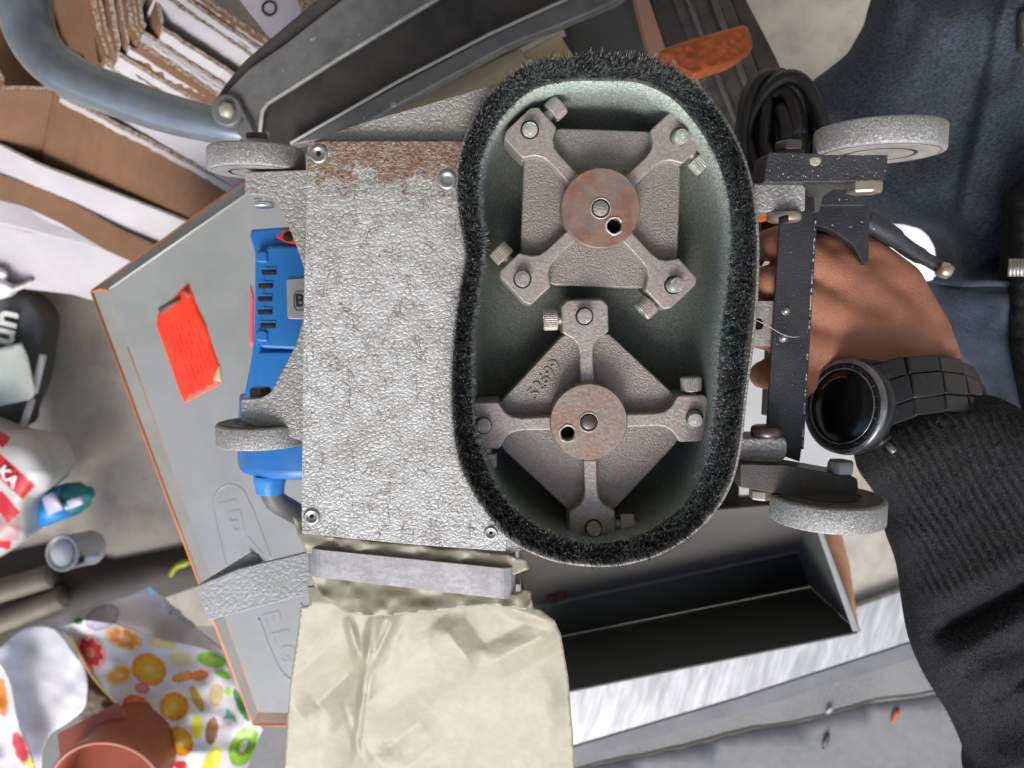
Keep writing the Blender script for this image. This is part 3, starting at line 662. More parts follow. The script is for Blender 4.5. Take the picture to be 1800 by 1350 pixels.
u = S(1, .539); v, f = tube_data([P(536 + 17 * math.cos(t), 524 + 24 * math.sin(t), .5393) for t in np.linspace(2.0, 4.6, 16)], .0003, 6); mk('badge_ring', v, f, chip_m, motor)
tube('badge_outline', [P(x, y, .5393) for x, y in ((545, 512), (520, 512), (517, 520), (517, 538), (521, 545), (545, 546))], .00035, ink, motor, n=6)
text('badge_letter', 'B', 527, 529, .5393, 30, 2, ink, motor, depth=.0003, bold=.0003)
prism('switch_lever', round_poly([(484, 417), (500, 403), (560, 402), (560, 431), (505, 427)], 4), .534, .55, red_m, motor, bev=.001)
lathe('lever_hole', [(S(9, .533), -.001), (S(9, .533), .0003)], P(507, 416, .534), (0, 0, 1), hole_m, motor, n=20)
sheet('warning_tape', [(440, 500), (446, 520), (445, 600), (440, 612), (438, 600)], .552, M('pink tape', (.75, .10, .15), rough=.5), mach, step=8, thick=.001)
lathe('cable_collar', [(S(27, .57), 0), (S(28, .57), .004), (S(25, .57), .010), (S(24, .57), .014)], P(474, 834, .562), (0, -1, 0), blue_lt, mach, n=36, bev=.0006)
tube('motor_cable', [P(*p) for p in smooth_open([(470, 848, .568), (485, 880, .575), (512, 897, .585), (560, 925, .60), (640, 960, .62)], 24)], S(19, .59), cable_m, mach, n=18)

# dust spout, band, milky bag
def band_loop(y_l, y_r, d0, grow=0.0, dd=0.0):
    """rounded rectangle seen edge-on: front face at depth d0, going back"""
    pl = P(538 - grow, y_l, d0); pr = P(905 + grow, y_r, d0); out = []
    xr = P(905 + grow, y_r, d0).x; r = .0085
    ax = Vector((pr.x - pl.x, pr.y - pl.y, 0)); Lw = ax.length; ax.normalize(); D = .040
    loop = []
    for cx_, cz_, a0 in ((Lw - r, -r, 90), (Lw - r, -D + r, 0), (r, -D + r, -90), (r, -r, -180)):
        for k in range(7):
            a = R(a0 - k * 15); loop.append((cx_ + r * math.cos(a), cz_ + r * math.sin(a)))
    for x, z in loop: p = pl + ax * x; out.append(Vector((p.x, p.y, CAMZ - d0 + z)))
    return out
bl = [band_loop(963, 1000, .4338), band_loop(1012, 1055, .4338)]
o = loft('clamp_band', bl, band_m, mach, smooth=False); dg(o, 'scratched steel band round the bag mouth')
m_ = o.modifiers.new('thickness', 'SOLIDIFY'); m_.thickness = .0012; m_.offset = 0; m_ = o.modifiers.new('bevel', 'BEVEL'); m_.width = .0003; m_.limit_method = 'ANGLE'; m_.angle_limit = R(50)
dust = thing('dust_bag', 'milky creased plastic dust bag hanging from the steel band', 'dust bag', P(750, 1200, .50))
def ruffle(x, y):
    return .4362 + .0012 * np.sin(x / 15 + .02 * y) * np.clip((985 - y) / 30, 0, 1) + .0010 * vn(x, y, 16, 2) - .004 * np.clip((y - 940) / 40, 0, 1) * 0
sheet('bag_frill', [(514, 906), (522, 912), (533, 934), (560, 938), (588, 944), (618, 944), (650, 952), (690, 955), (735, 958), (775, 965), (820, 964), (850, 971), (892, 974), (905, 980), (926, 984), (930, 1000), (905, 1010), (720, 992), (538, 972), (524, 942)], ruffle, wrapper, dust, step=4, thick=.0005)
sheet('bag_tuck', [(545, 1004), (905, 1044), (922, 1036), (934, 1040), (932, 1062), (925, 1072), (880, 1066), (840, 1064), (790, 1072), (700, 1082), (650, 1084), (610, 1078), (570, 1052), (552, 1030)], lambda x, y: .4362 + .0010 * np.sin(x / 15 + 1) + .0014 * vn(x, y, 20, 5) - .001 * np.clip((y - 1040) / 30, 0, 1), wrapper, dust, step=4, thick=.0005)
def crease(x, y, x0, y0, x1, y1, wd, h):
    dx, dy = x1 - x0, y1 - y0; L_ = math.hypot(dx, dy); s = ((x - x0) * dy - (y - y0) * dx) / L_; t = ((x - x0) * dx + (y - y0) * dy) / L_ / L_
    k = np.clip(np.minimum(t, 1 - t) * 4, 0, 1)
    return h * np.maximum(0, 1 - np.abs(s) / wd) * k
def bagd(x, y):
    d = .452 + .035 * np.clip((y - 1060) / 300, 0, 1.3)
    d = d + .004 * vn(x, y, 150, 1) + .0007 * vn(x, y, 60, 4) + .0005 * np.abs(vn(x, y, 52, 6)) + .0002 * np.abs(vn(x + y * .4, y, 27, 8))
    d = d - crease(x, y, 655, 1080, 622, 1350, 10, .0022) - crease(x, y, 610, 1080, 638, 1180, 12, .002) - crease(x, y, 690, 1060, 640, 1180, 30, .003)
    d = d - crease(x, y, 770, 1090, 838, 1180, 40, .0032) - crease(x, y, 838, 1178, 990, 1100, 34, .003) - crease(x, y, 870, 1060, 990, 1100, 16, .002)
    d = d + crease(x, y, 530, 1260, 640, 1160, 60, .006) + crease(x, y, 660, 1330, 760, 1250, 50, .004) + crease(x, y, 700, 1230, 960, 1240, 60, .002)
    d = d - crease(x, y, 600, 1230, 640, 1345, 8, .001) - crease(x, y, 640, 1200, 700, 1070, 9, .0015)
    return d
sheet('bag_front', [(541, 1030), (545, 1062), (528, 1068), (522, 1120), (512, 1185), (505, 1260), (498, 1380), (1012, 1380), (1007, 1290), (999, 1190), (986, 1115), (975, 1090), (950, 1072), (938, 1068), (930, 1040), (800, 1040), (650, 1030)], bagd, wrapper, dust, step=4, thick=.0002)
sheet('bag_back', [(548, 1034), (550, 1066), (536, 1070), (530, 1120), (520, 1185), (513, 1260), (507, 1370), (1000, 1370), (995, 1290), (987, 1190), (974, 1115), (940, 1072), (920, 1040)], lambda x, y: bagd(x, y) + .02 + .01 * vn(x, y, 90, 9), wrapper, dust, step=14, thick=.0006)
prism('spout', [(545, 950), (900, 980), (915, 1030), (545, 1012)], .444, .474, dark_steel, mach, bev=.001)

# flat grey bar sticking out behind the machine
fb = prism('stand_bar', [(344, 1031), (420, 1000), (540, 971), (700, 940), (700, 1020), (560, 1040), (366, 1091)], .545, .549, M('grey hammered bar', (.33, .345, .345), (.28, .29, .285), 20, rough=.45, metal=.15, hammer=(230, .3, .3), bump=.3, bscale=500, specks=((.10, .09, .085), 55, .73)), mach, bev=.0006); dg(fb, 'flat grey bar with two worn dark spots')
prism('bar_return', [(349, 1028), (440, 972), (452, 976), (462, 992), (400, 1012)], .552, .556, grey_strip, mach, bev=.0005)

# handle hidden behind the frame
tube('grip', [P(1392, 380, .512), P(1385, 500, .514), P(1378, 620, .514), P(1372, 730, .512)], .0125, black_rub, mach, n=20)
prism('handle_mount', round_poly([(1338, 385), (1360, 392), (1364, 440), (1352, 446), (1338, 470)], 4), .50, .53, black_paint, mach, bev=.001)
prism('orange_tab', [(1320, 371), (1356, 373), (1354, 386), (1340, 390), (1320, 384)], .47, .475, orange_pl, mach, bev=.0005)
hb = prism('throttle_housing', round_poly([(1436, 352), (1470, 344), (1526, 360), (1529, 372), (1527, 458), (1520, 468), (1500, 430), (1462, 404), (1436, 396)], [4, 6, 6, 3, 3, 6, 12, 10, 3]), .470, .50, black_paint, mach, bev=.0022, seg=3)
prism('throttle_cap', round_poly([(1440, 330), (1500, 330), (1520, 345), (1522, 362), (1440, 362)], 4), .462, .49, black_paint, mach, bev=.001)
lv = tube('throttle_lever', [P(*p) for p in smooth_open([(1515, 385, .485), (1560, 410, .49), (1600, 440, .50), (1640, 462, .505), (1665, 478, .508)], 20)], [.0062] * 8 + [.0052] * 6 + [.0042] * 6, black_paint, mach, n=16)
lathe('lever_tip', [(.001, 0), (.0045, .0006), (.0052, .004), (.0045, .0078), (.001, .0084)], P(1650, 470, .500), (.9, -.42, .0), brass, mach, n=18)

# ---------------------------------------------------------------- the person: hand and forearm, sleeve, jeans, jacket
person = thing('person', 'person holding the machine with one hand, in black ribbed knit sleeve and dark jeans', 'person', P(1600, 700, .56))
def capsule(p0, r0, p1, r1, n=14, m=5):
    p0, p1 = Vector(p0), Vector(p1); z = (p1 - p0).normalized(); x = z.orthogonal().normalized(); y = z.cross(x); v = []; f = []; rows = []
    for k in range(1, m + 1):
        a = -math.pi / 2 + math.pi / 2 * k / m; rows.append((p0, r0, a))
    for k in range(0, m):
        a = math.pi / 2 * k / m; rows.append((p1, r1, a))
    for c, r, a in rows:
        for i in range(n):
            t = 2 * math.pi * i / n; v.append(c + z * (r * math.sin(a)) + (x * math.cos(t) + y * math.sin(t)) * (r * math.cos(a)))
    for k in range(len(rows) - 1):
        for i in range(n): j = (i + 1) % n; f.append([k * n + i, k * n + j, (k + 1) * n + j, (k + 1) * n + i])
    b = len(v); v += [p0 - z * r0, p1 + z * r1]
    for i in range(n):
        j = (i + 1) % n; f.append([j, i, b]); f.append([(len(rows) - 1) * n + i, (len(rows) - 1) * n + j, b + 1])
    return v, f
def chain(pts):
    return [capsule(P(*a[:3]), a[3], P(*b[:3]), b[3]) for a, b in zip(pts, pts[1:])]
parts = []
# forearm and wrist (two bones wide)
parts += chain([(1800, 1180, .53, .036), (1690, 920, .515, .031), (1590, 745, .498, .022)]) + chain([(1850, 1120, .54, .036), (1740, 880, .522, .029), (1648, 700, .505, .021)])
parts += chain([(1590, 745, .498, .022), (1530, 690, .489, .021)]) + chain([(1648, 700, .505, .021), (1618, 610, .499, .021)])
parts += chain([(1590, 745, .498, .022), (1618, 610, .499, .021)]) + chain([(1560, 700, .492, .021), (1600, 650, .50, .023)])
# metacarpals to the four knuckles, then curled fingers
K = [(1372, 428, .476, .0118), (1352, 500, .470, .0122), (1346, 580, .471, .0118), (1362, 655, .478, .0108)]
A = [(1600, 585, .500, .019), (1585, 620, .494, .021), (1565, 655, .491, .021), (1530, 690, .491, .019)]
for k, a in zip(K, A):
    mid = tuple((k[i] + a[i]) / 2 for i in range(2)) + ((k[2] + a[2]) / 2 - .004, .0165)
    parts += chain([a, mid, k])
parts += chain([(1480, 520, .482, .016), (1460, 600, .481, .017)]) + chain([(1460, 600, .481, .017), (1450, 660, .485, .0155)]) + chain([(1540, 560, .489, .019), (1520, 640, .486, .019)])
parts += chain([(1600, 600, .499, .02), (1470, 470, .484, .014)]) + chain([(1580, 590, .494, .02), (1400, 465, .480, .0115)]) + chain([(1560, 620, .49, .02), (1390, 540, .479, .0125)]) + chain([(1550, 650, .49, .02), (1385, 620, .481, .0118)]) + chain([(1430, 480, .481, .013), (1420, 640, .483, .0135)]) + chain([(1395, 470, .479, .0115), (1385, 630, .480, .0115)])
lens_ = [(1.0, 0), (1.05, 1), (1.0, 2), (.85, 3)]
for i, (k, s_) in enumerate(zip(K, (1.0, 1.08, 1.0, .82))):
    x, y, dd, r = k
    parts += chain([k, (x - 26 * s_, y + 4, dd + .030 * s_, r * .88), (x + 8, y + 6, dd + .054 * s_, r * .80), (x + 48 * s_, y + 4, dd + .060 * s_, r * .72)])
# thumb: leaves the side of the palm and lies along the grip
parts += chain([(1615, 590, .502, .020), (1578, 500, .499, .0155), (1520, 448, .498, .0128), (1468, 422, .502, .0118), (1415, 405, .506, .0098)])
parts += chain([(1578, 500, .499, .0155), (1470, 480, .488, .013)]) + chain([(1520, 450, .498, .0125), (1440, 440, .486, .012)])
v, f = join_data(parts)
tmp = mk('body', v, f, skin, person)
m_ = tmp.modifiers.new('r', 'REMESH'); m_.mode = 'VOXEL'; m_.voxel_size = .0016; m_.use_smooth_shade = True
m_ = tmp.modifiers.new('s', 'SMOOTH'); m_.factor = .6; m_.iterations = 30
dgp = bpy.context.evaluated_depsgraph_get(); me = bpy.data.meshes.new_from_object(tmp.evaluated_get(dgp)); tmp.modifiers.clear(); tmp.data = me
me.polygons.foreach_set('use_smooth', [True] * len(me.polygons))
tmp['label'] = 'tanned hand, wrist and forearm'
hv = np.array([tuple(q_.co) for q_ in tmp.data.vertices]); hn = np.array([tuple(q_.normal) for q_ in tmp.data.vertices]); kk = np.where((hn[:, 2] > .2))[0]
kk = kk[nrs.randint(0, len(kk), 2600)]; b0 = hv[kk] + nrs.randn(len(kk), 3) * .0008; b0 = b0 - hn[kk] * .0004; dr = np.array([-.6, .7, 0]) + nrs.randn(len(kk), 3) * .25
tn = dr * .0016 + hn[kk] * .0009; t0 = b0 + tn; t1 = t0 + dr * .0013 - hn[kk] * .0002; sd2 = np.cross(tn, hn[kk]); sd2 /= np.linalg.norm(sd2, axis=1)[:, None] + 1e-9; sd2 *= .00004
fv = np.stack([b0 - sd2, b0 + sd2, t0 - sd2, t0 + sd2, t1 - sd2 * .3, t1 + sd2 * .3], 1).reshape(-1, 3); k6 = np.arange(len(kk)) * 6
ff = np.concatenate([np.stack([k6, k6 + 1, k6 + 3, k6 + 2], 1), np.stack([k6 + 2, k6 + 3, k6 + 5, k6 + 4], 1)]).tolist()
meh = bpy.data.meshes.new('arm_hair'); meh.from_pydata(fv.tolist(), [], ff); hz = bpy.data.objects.new('arm_hair', meh); col.objects.link(hz); hz.parent = person; hz['kind'] = 'stuff'
meh.materials.append(M('dark arm hair', (.045, .022, .014), rough=.6))

# knitted sleeve
def knitf(x, y):
    # ribs run down the arm; beyond the cuff the plain knit takes over in heavy folds
    bend = .00028 * (y - 900) ** 2 * .4
    v_ = (x * .87 - y * .49) + 10 * vn(x, y, 130, 3) + bend * .3
    cuff = np.clip((1085 - y - (x - 1620) * .42) / 40, 0, 1)
    rib = np.abs(np.sin(v_ / 15.5 * math.pi)) ** .55
    d = -.0034 * rib * cuff
    # small knit stitches
    u_ = x * .49 + y * .87
    d = d - .0004 * np.abs(np.sin(u_ / 6.0 * math.pi + np.floor(v_ / 9.5) * 1.6)) * (1 - .3 * cuff)
    d = d + (.0020 + .004 * (1 - cuff)) * vn(x, y * .8 + x * .3, 80, 7) + .0008 * vn(x, y, 30, 8)
    pl = 1 - cuff
    def valley(x0, y0, x1, y1, w_, h_):
        dx, dy = x1 - x0, y1 - y0; L_ = math.hypot(dx, dy); s = ((x - x0) * dy - (y - y0) * dx) / L_; t = ((x - x0) * dx + (y - y0) * dy) / L_ / L_
        return h_ * np.exp(-(s / w_) ** 2) * np.clip(np.minimum(t + .15, 1.15 - t) * 4, 0, 1)
    d = d + valley(1655, 1110, 1860, 1005, 13, .009) + valley(1668, 1205, 1760, 1400, 16, .012) - valley(1640, 1060, 1830, 960, 26, .004) - valley(1670, 1160, 1850, 1060, 26, .010)
    d = d - valley(1720, 1180, 1850, 1240, 40, .008) + valley(1740, 1230, 1860, 1160, 14, .006)
    return d
slv = inflate('sleeve', smooth_closed([(1518, 768), (1546, 734), (1598, 708), (1680, 690), (1745, 696), (1800, 722), (1870, 780), (1960, 1000), (1960, 1400), (1735, 1400), (1712, 1340), (1680, 1270), (1640, 1205), (1616, 1150), (1604, 1090), (1598, 1040), (1590, 1000), (1572, 950), (1564, 900), (1542, 865), (1520, 830)], 120), lambda x, y: .497 + .02 * (y - 750) / 600 + 0 * x, .034, .05, knit, person, step=3.2, edge=100, wr=knitf)
vv_ = np.array([tuple(q_.co) for q_ in slv.data.vertices]); nn_ = np.array([tuple(q_.normal) for q_ in slv.data.vertices]); kk = np.where(nn_[:, 2] > -.2)[0]
kk = kk[nrs.randint(0, len(kk), 42000)]; b0 = vv_[kk] + nrs.randn(len(kk), 3) * .0012 * (1 - np.abs(nn_[kk])); tn = nrs.randn(len(kk), 3) * .00055 + nn_[kk] * (.0003 + .0009 * nrs.rand(len(kk))[:, None]); t0 = b0 + tn; t1 = t0 + nrs.randn(len(kk), 3) * .0006
sd2 = np.cross(tn, nrs.randn(len(kk), 3)); sd2 /= np.linalg.norm(sd2, axis=1)[:, None] + 1e-9; sd2 *= .00007
fv = np.stack([b0 - sd2, b0 + sd2, t0 - sd2, t0 + sd2, t1 - sd2, t1 + sd2], 1).reshape(-1, 3); k6 = np.arange(len(kk)) * 6
ff = np.concatenate([np.stack([k6, k6 + 1, k6 + 3, k6 + 2], 1), np.stack([k6 + 2, k6 + 3, k6 + 5, k6 + 4], 1)]).tolist()
mef = bpy.data.meshes.new('wool_fuzz'); mef.from_pydata(fv.tolist(), [], ff); fz = bpy.data.objects.new('wool_fuzz', mef); col.objects.link(fz); fz.parent = person; fz['kind'] = 'stuff'
mef.materials.append(M('grey wool fibre', (.085, .085, .09), (.02, .02, .021), 700, rough=.9, spec=.1))
slv['label'] = 'black ribbed knit sleeve with a heavy fold'

# jeans: upper leg and the paler faded part below, jacket edge with ribbed metal zip
def dwr(x, y):
    d = .010 * vn(x + .4 * y, y * .35, 90, 2) + .005 * vn(x + .3 * y, y * .5, 38, 5)
    s = (x - (1760 - (y) * .215)); d = d + .012 / (1 + np.exp(-s / 5.0)) * -1
    t = (x - 1545) * .5 - (y - 330) * .86
    for ox, oy, k in ((1500, 330, .7), (1560, 340, .85), (1480, 370, .45)):
        a = ((x - ox) * k - (y - oy)) / 14; d = d - .004 * np.exp(-a * a) * np.clip((x - 1430) / 60, 0, 1) * np.clip((1660 - x) / 60, 0, 1)
    return d
inflate('jeans_leg', smooth_closed([(1880, -60), (1700, -60), (1570, -50), (1535, 25), (1498, 85), (1455, 122), (1422, 150), (1412, 200), (1432, 262), (1470, 330), (1520, 378), (1560, 392), (1610, 396), (1650, 408), (1672, 438), (1676, 500), (1740, 520), (1880, 520)], 110), .72, .085, .08, denim, person, step=6, edge=110, wr=dwr)
def lwr(x, y):
    return .004 * vn(x, y, 34, 2) + .003 * np.sin(x / 13.0 + y / 40) * np.clip((600 - y) / 90, 0, 1) + .005 * vn(x, y, 80, 4)
inflate('faded_jeans', smooth_closed([(1640, 492), (1700, 496), (1780, 500), (1880, 500), (1900, 700), (1880, 900), (1800, 770), (1750, 715), (1710, 650), (1672, 590), (1650, 540)], 60), .615, .03, .05, denim_lt, person, step=5, edge=50, wr=lwr)
tube('jeans_hem', [P(*p) for p in smooth_open([(1640, 492, .600), (1690, 499, .592), (1740, 498, .590), (1790, 502, .588)], 16)], .0024, denim_lt, person, n=10)
jk = inflate('jacket_edge', smooth_closed([(1790, 330), (1900, 300), (1900, 820), (1830, 790), (1800, 740), (1778, 680), (1766, 590), (1768, 520), (1778, 440), (1782, 380)], 60), .60, .03, .03, knit, person, step=5, edge=40, wr=lambda x, y: -.002 * np.abs(np.sin(y / 9.0)) + .003 * vn(x, y, 40, 4))
inflate('jacket_tab', smooth_closed([(1796, 20), (1880, 10), (1880, 110), (1800, 95), (1791, 60)], 40), .62, .01, .01, black_iron, person, step=5, edge=14)
zp = []
for i in range(5):
    zp.append(tube_data([P(1777 + i * 6.5, 455, .56), P(1775 + i * 6.5, 486, .56)], .0015, 10))
v, f = join_data(zp); mk('zip_slider', v, f, steel, person)

# wristwatch
watch = thing('wristwatch', 'black round sports watch with a scratched bezel worn on the wrist', 'watch', P(1487, 715, .46))
nx = Vector((-.88, .14, .45)).normalized(); wc = P(1482, 714, .449)
u = S(1, .44); up = Vector((.2, 1, .1))
Rr = 88 * u
lathe('watch_case', [(Rr * .80, -.0115), (Rr * .97, -.009), (Rr, -.004), (Rr * .985, -.0005), (Rr * .93, .0012), (Rr * .78, .0012)], wc, nx, watch_m, watch, n=64, up=up)
lathe('bezel', [(Rr * .99, -.0012), (Rr * .975, .0009), (Rr * .93, .0017), (Rr * .90, .0016), (Rr * .895, .0012)], wc, nx, watch_edge, watch, n=64, up=up)
lathe('bezel_ring', [(Rr * .90, .0010), (Rr * .88, .0016), (Rr * .79, .0018), (Rr * .785, .0012)], wc, nx, watch_m, watch, n=64, up=up)
lathe('bezel_rim', [(Rr * .79, .0012), (Rr * .785, .0021), (Rr * .765, .0021), (Rr * .755, .0012)], wc, nx, watch_edge, watch, n=64, up=up)
lathe('glass', [(Rr * .765, .0010), (Rr * .755, .0017), (Rr * .4, .0019), (.0001, .0019)], wc, nx, glass_m, watch, n=64, up=up)
fx = (up - nx * up.dot(nx)).normalized(); fy = nx.cross(fx)
for k in range(24):
    a = 2 * math.pi * k / 24; c = wc + nx * .0018 + (fx * math.cos(a) + fy * math.sin(a)) * Rr * .835; e = (fx * math.cos(a) + fy * math.sin(a)) * Rr * .028
    v, f = tube_data([c - e, c + e], .00022, 5); mk('minute_mark', v, f, watch_edge if k % 3 == 0 else black_iron, watch)
v, f = tube_data([wc + nx * .00195 + (fx * math.cos(a) + fy * math.sin(a)) * Rr * .60 for a in np.linspace(.1, 1.25, 14)], .00012, 5); mk('dial_ring', v, f, watch_edge, watch)
# crown and pushers on the lower side
for px, py, r_, dd in ((1547, 770, 17, .449), (1552, 748, 6, .444), (1565, 786, 6, .452)):
    lathe('crown' if r_ > 10 else 'pusher', [(S(r_, .45) * .7, -.002), (S(r_, .45), .0), (S(r_, .45), .003), (S(r_, .45) * .8, .0036)], P(px, py, dd), Vector((.55, -.75, .35)), watch_m if r_ > 10 else watch_edge, watch, n=20)
# bracelet links from the case round the wrist
path = smooth_open([tuple(P(1526, 702, .442)), tuple(P(1565, 688, .4445)), tuple(P(1602, 678, .451)), tuple(P(1645, 674, .461)), tuple(P(1688, 678, .477)), tuple(P(1718, 688, .500)), tuple(P(1722, 696, .525)), tuple(P(1690, 706, .545))], 7)
wdir0 = Vector((.42, -.90, 0))
for i in range(6):
    p0 = Vector(path[i]); p1 = Vector(path[i + 1]); ax = (p1 - p0); nrm = ax.cross(wdir0).normalized(); nrm = -nrm if nrm.dot(Vector((.3, 0, 1))) < 0 else nrm; sd_ = ax.normalized().cross(nrm).normalized()
    W_ = .0182 - .0008 * i; T_ = .0030; a = p0 + ax * .012; b_ = p1 - ax * .012
    for lo, hi, up_ in ((-1, -.41, 0), (-.40, .40, .0008), (.41, 1, 0)):
        vv = []
        for q_ in (a, b_):
            for s_, t_ in ((lo, -1), (hi, -1), (hi, 1), (lo, 1)): vv.append(q_ + sd_ * (s_ * W_) + nrm * (t_ * T_ + up_))
        mk('link', vv, [[0, 1, 2, 3], [7, 6, 5, 4], [0, 4, 5, 1], [1, 5, 6, 2], [2, 6, 7, 3], [3, 7, 4, 0]], watch_m, watch, bev=.0011)
v = [P(1512, 628, .443), P(1560, 634, .446), P(1562, 700, .447), P(1556, 752, .449), P(1530, 778, .448), P(1512, 640, .452), P(1560, 645, .455), P(1562, 700, .457), P(1556, 752, .459), P(1530, 778, .458)]
mk('lug', v, [[0, 1, 2, 3, 4], [9, 8, 7, 6, 5], [0, 5, 6, 1], [1, 6, 7, 2], [2, 7, 8, 3], [3, 8, 9, 4], [4, 9, 5, 0]], watch_m, watch, bev=.0015)

# ---------------------------------------------------------------- background: grey enclosure with lid and hopper
def slab2(name, pa, pb, mat, parent, th=.006, bev=.0008):
    """a slab between two pixel edges pa=[(x,y,d),(x,y,d)], pb likewise"""
    v = [P(*pa[0]), P(*pa[1]), P(*pb[1]), P(*pb[0])]; n = (v[1] - v[0]).cross(v[3] - v[0]).normalized()
    if n.z < 0: n = -n
    v2 = [p - n * th for p in v]
    return mk(name, v + v2, [[0, 1, 2, 3], [7, 6, 5, 4], [0, 4, 5, 1], [1, 5, 6, 2], [2, 6, 7, 3], [3, 7, 4, 0]], mat, parent, bev=bev)
box = thing('sheet_metal_enclosure', 'large grey sheet metal enclosure with rusty orange edges and an embossed name', 'metal enclosure', (P(500, 800, .9).xy.to_3d() + Vector((0, 0, .35))))
prism('lid', [(190, 512), (430, 338), (600, 230), (912, 230), (912, 1262), (455, 1252)], .820, .8245, grey_sheet, box, bev=.001)
slab2('left_flange', [(163, 512, .838), (443, 1270, .838)], [(192, 513, .8225), (456, 1251, .8225)], grey_strip, box, .004)
slab2('upper_flange', [(163, 511, .838), (560, 222, .838)], [(191, 512, .8225), (590, 236, .8225)], grey_sheet, box, .004)
slab2('lower_flange', [(443, 1272, .838), (960, 1284, .838)], [(455, 1251, .8225), (960, 1262, .8225)], M('brown rust flange', (.10, .055, .035), (.17, .10, .07), 25, rough=.7), box, .004)
def edge_tube(pts, r, name='rusty_edge', mat=orange_edge): tube(name, [P(*p) for p in pts], r, mat, box, n=8)
edge_tube([(161, 512, .839), (300, 890, .839), (445, 1273, .839)], .0016); edge_tube([(161, 511, .839), (300, 411, .839), (440, 309, .839)], .0011)
edge_tube([(226, 610, .8215), (340, 922, .8215), (456, 1250, .8215)], .0013); edge_tube([(443, 1274, .839), (560, 1276, .839)], .0013); edge_tube([(162, 512, .838), (180, 508, .828), (192, 512, .8215)], .0012)
edge_tube([(192, 508, .8195), (330, 412, .8195), (480, 308, .8195)], .0010, 'fold_highlight', M('pale fold highlight', (.48, .47, .43), rough=.4))  # pale line paints the highlight along the lid's upper fold
prism('lid_wall', [(205, 540), (440, 380), (890, 380), (890, 1240), (465, 1236)], .8250, 1.20, grey_strip, box, bev=0)
# sticker
sticker_o = sheet('warning_sticker', round_poly([(277, 553), (331, 497), (349, 546), (363, 575), (384, 640), (388, 674), (325, 708), (316, 690), (296, 630), (275, 572)], [3, 5, 6, 6, 3, 3, 4, 2, 2, 2]), lambda x, y: .8193 - .0005 * vn(x, y, 30, 2), sticker, box, step=8, thick=.0003)
sheet('sticker_tear', [(386, 640), (389, 672), (375, 668), (379, 655)], .8188, tan, box, step=5, thick=.0003)
prism('print_bar', [(278, 543), (317, 520), (318, 529), (281, 555)], .8183, .8186, brown_patch, box, bev=0); prism('print_mark', [(322, 510), (329, 505), (334, 519), (328, 523)], .8183, .8186, brown_patch, box, bev=0)
for i in range(9):
    x = 298 + 3 * i; sh = 1.7 * i
    for j in range(26):
        if rnd.random() < .25: continue
        t = j / 26; cx_ = 300 + 34 * t + i * 7.6; cy_ = 575 + 92 * t - i * 3.0
        if cx_ > 345 + 33 * t + 6: continue
        sheet_l = None
    
txt = []
for i in range(7):
    for j in range(30):
        t = j / 30; cx_ = 300 + 36 * t + i * 7.4; cy_ = 572 + 100 * t - i * 3.0
        if rnd.random() < .3 or not inside(np.array([[cx_, cy_]]), [(290, 560), (335, 535), (375, 640), (372, 665), (330, 695)])[0]: continue
        txt.append(prism_data([(cx_ - .6, cy_ - 1.3), (cx_ + .5, cy_ - 1.5), (cx_ + .9, cy_ + 1.0), (cx_ - .1, cy_ + 1.2)], .8184, .8188))
v, f = join_data(txt); o = mk('small_print', v, f, M('red print lines', (.55, .02, .01), rough=.6), box, smooth=False); o['kind'] = 'stuff'
# embossed lettering: two rounded frames with raised letters
emb = M('embossed grey sheet', (.30, .31, .305), (.27, .28, .27), 9, rough=.38, metal=.1)
def oval(pts, r=.0011):
    v, f = tube_data([P(x, y, .8205) for x, y in smooth_open(pts, 40)], r, 8); mk('embossed_frame', v, f, emb, box)
oval([(400, 1000), (385, 940), (376, 890), (384, 862), (402, 852), (424, 858), (440, 885), (458, 930), (478, 985)])
oval([(455, 1085), (480, 1150), (500, 1185), (530, 1200), (560, 1180), (560, 1120), (530, 1060)])
for s_, x, y, a_, sz in (('I', 398, 884, 10, 44), ('B', 414, 915, 190, 60), ('V', 440, 958, 195, 56), ('E', 476, 1085, 285, 46), ('L', 492, 1118, 285, 50), ('G', 505, 1150, 285, 50)):
    text('embossed_letter', s_, x, y, .8205, sz, a_ if s_ != 'I' else 285, emb, box, depth=.0009, bold=.0004)
edge_tube([(440, 965, .8205), (480, 1000, .8205), (500, 1010, .8205)], .0014, 'pressed_rib', emb)
# hopper: a dark open box
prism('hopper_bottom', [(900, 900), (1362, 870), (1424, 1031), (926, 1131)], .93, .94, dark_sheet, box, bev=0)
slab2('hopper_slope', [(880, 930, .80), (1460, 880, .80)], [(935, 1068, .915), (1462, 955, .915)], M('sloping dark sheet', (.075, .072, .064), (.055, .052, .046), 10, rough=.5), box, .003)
slab2('hopper_fold', [(935, 1066, .913), (1462, 953, .913)], [(935, 1072, .918), (1462, 960, .918)], M('lit dark fold', (.14, .14, .125), rough=.45), box, .002)  # paler colour stands in for light along the fold
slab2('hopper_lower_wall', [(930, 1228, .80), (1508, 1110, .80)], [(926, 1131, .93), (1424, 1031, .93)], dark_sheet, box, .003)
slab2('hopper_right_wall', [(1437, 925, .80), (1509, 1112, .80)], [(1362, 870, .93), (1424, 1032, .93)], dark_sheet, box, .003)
slab2('hopper_rim', [(1434, 925, .796), (1500, 1110, .796)], [(1442, 922, .796), (1512, 1110, .796)], grey_sheet, box, .003)
slab2('hopper_top_panel', [(1290, 560, .80), (1480, 540, .80)], [(1290, 800, .80), (1500, 830, .80)], M('pale grey panel', (.50, .50, .50), (.44, .45, .45), 12, rough=.5), box, .003)
slab2('hopper_upper_panel', [(960, 240, .86), (1300, 240, .86)], [(960, 940, .86), (1300, 940, .86)], dark_sheet, box, .003)
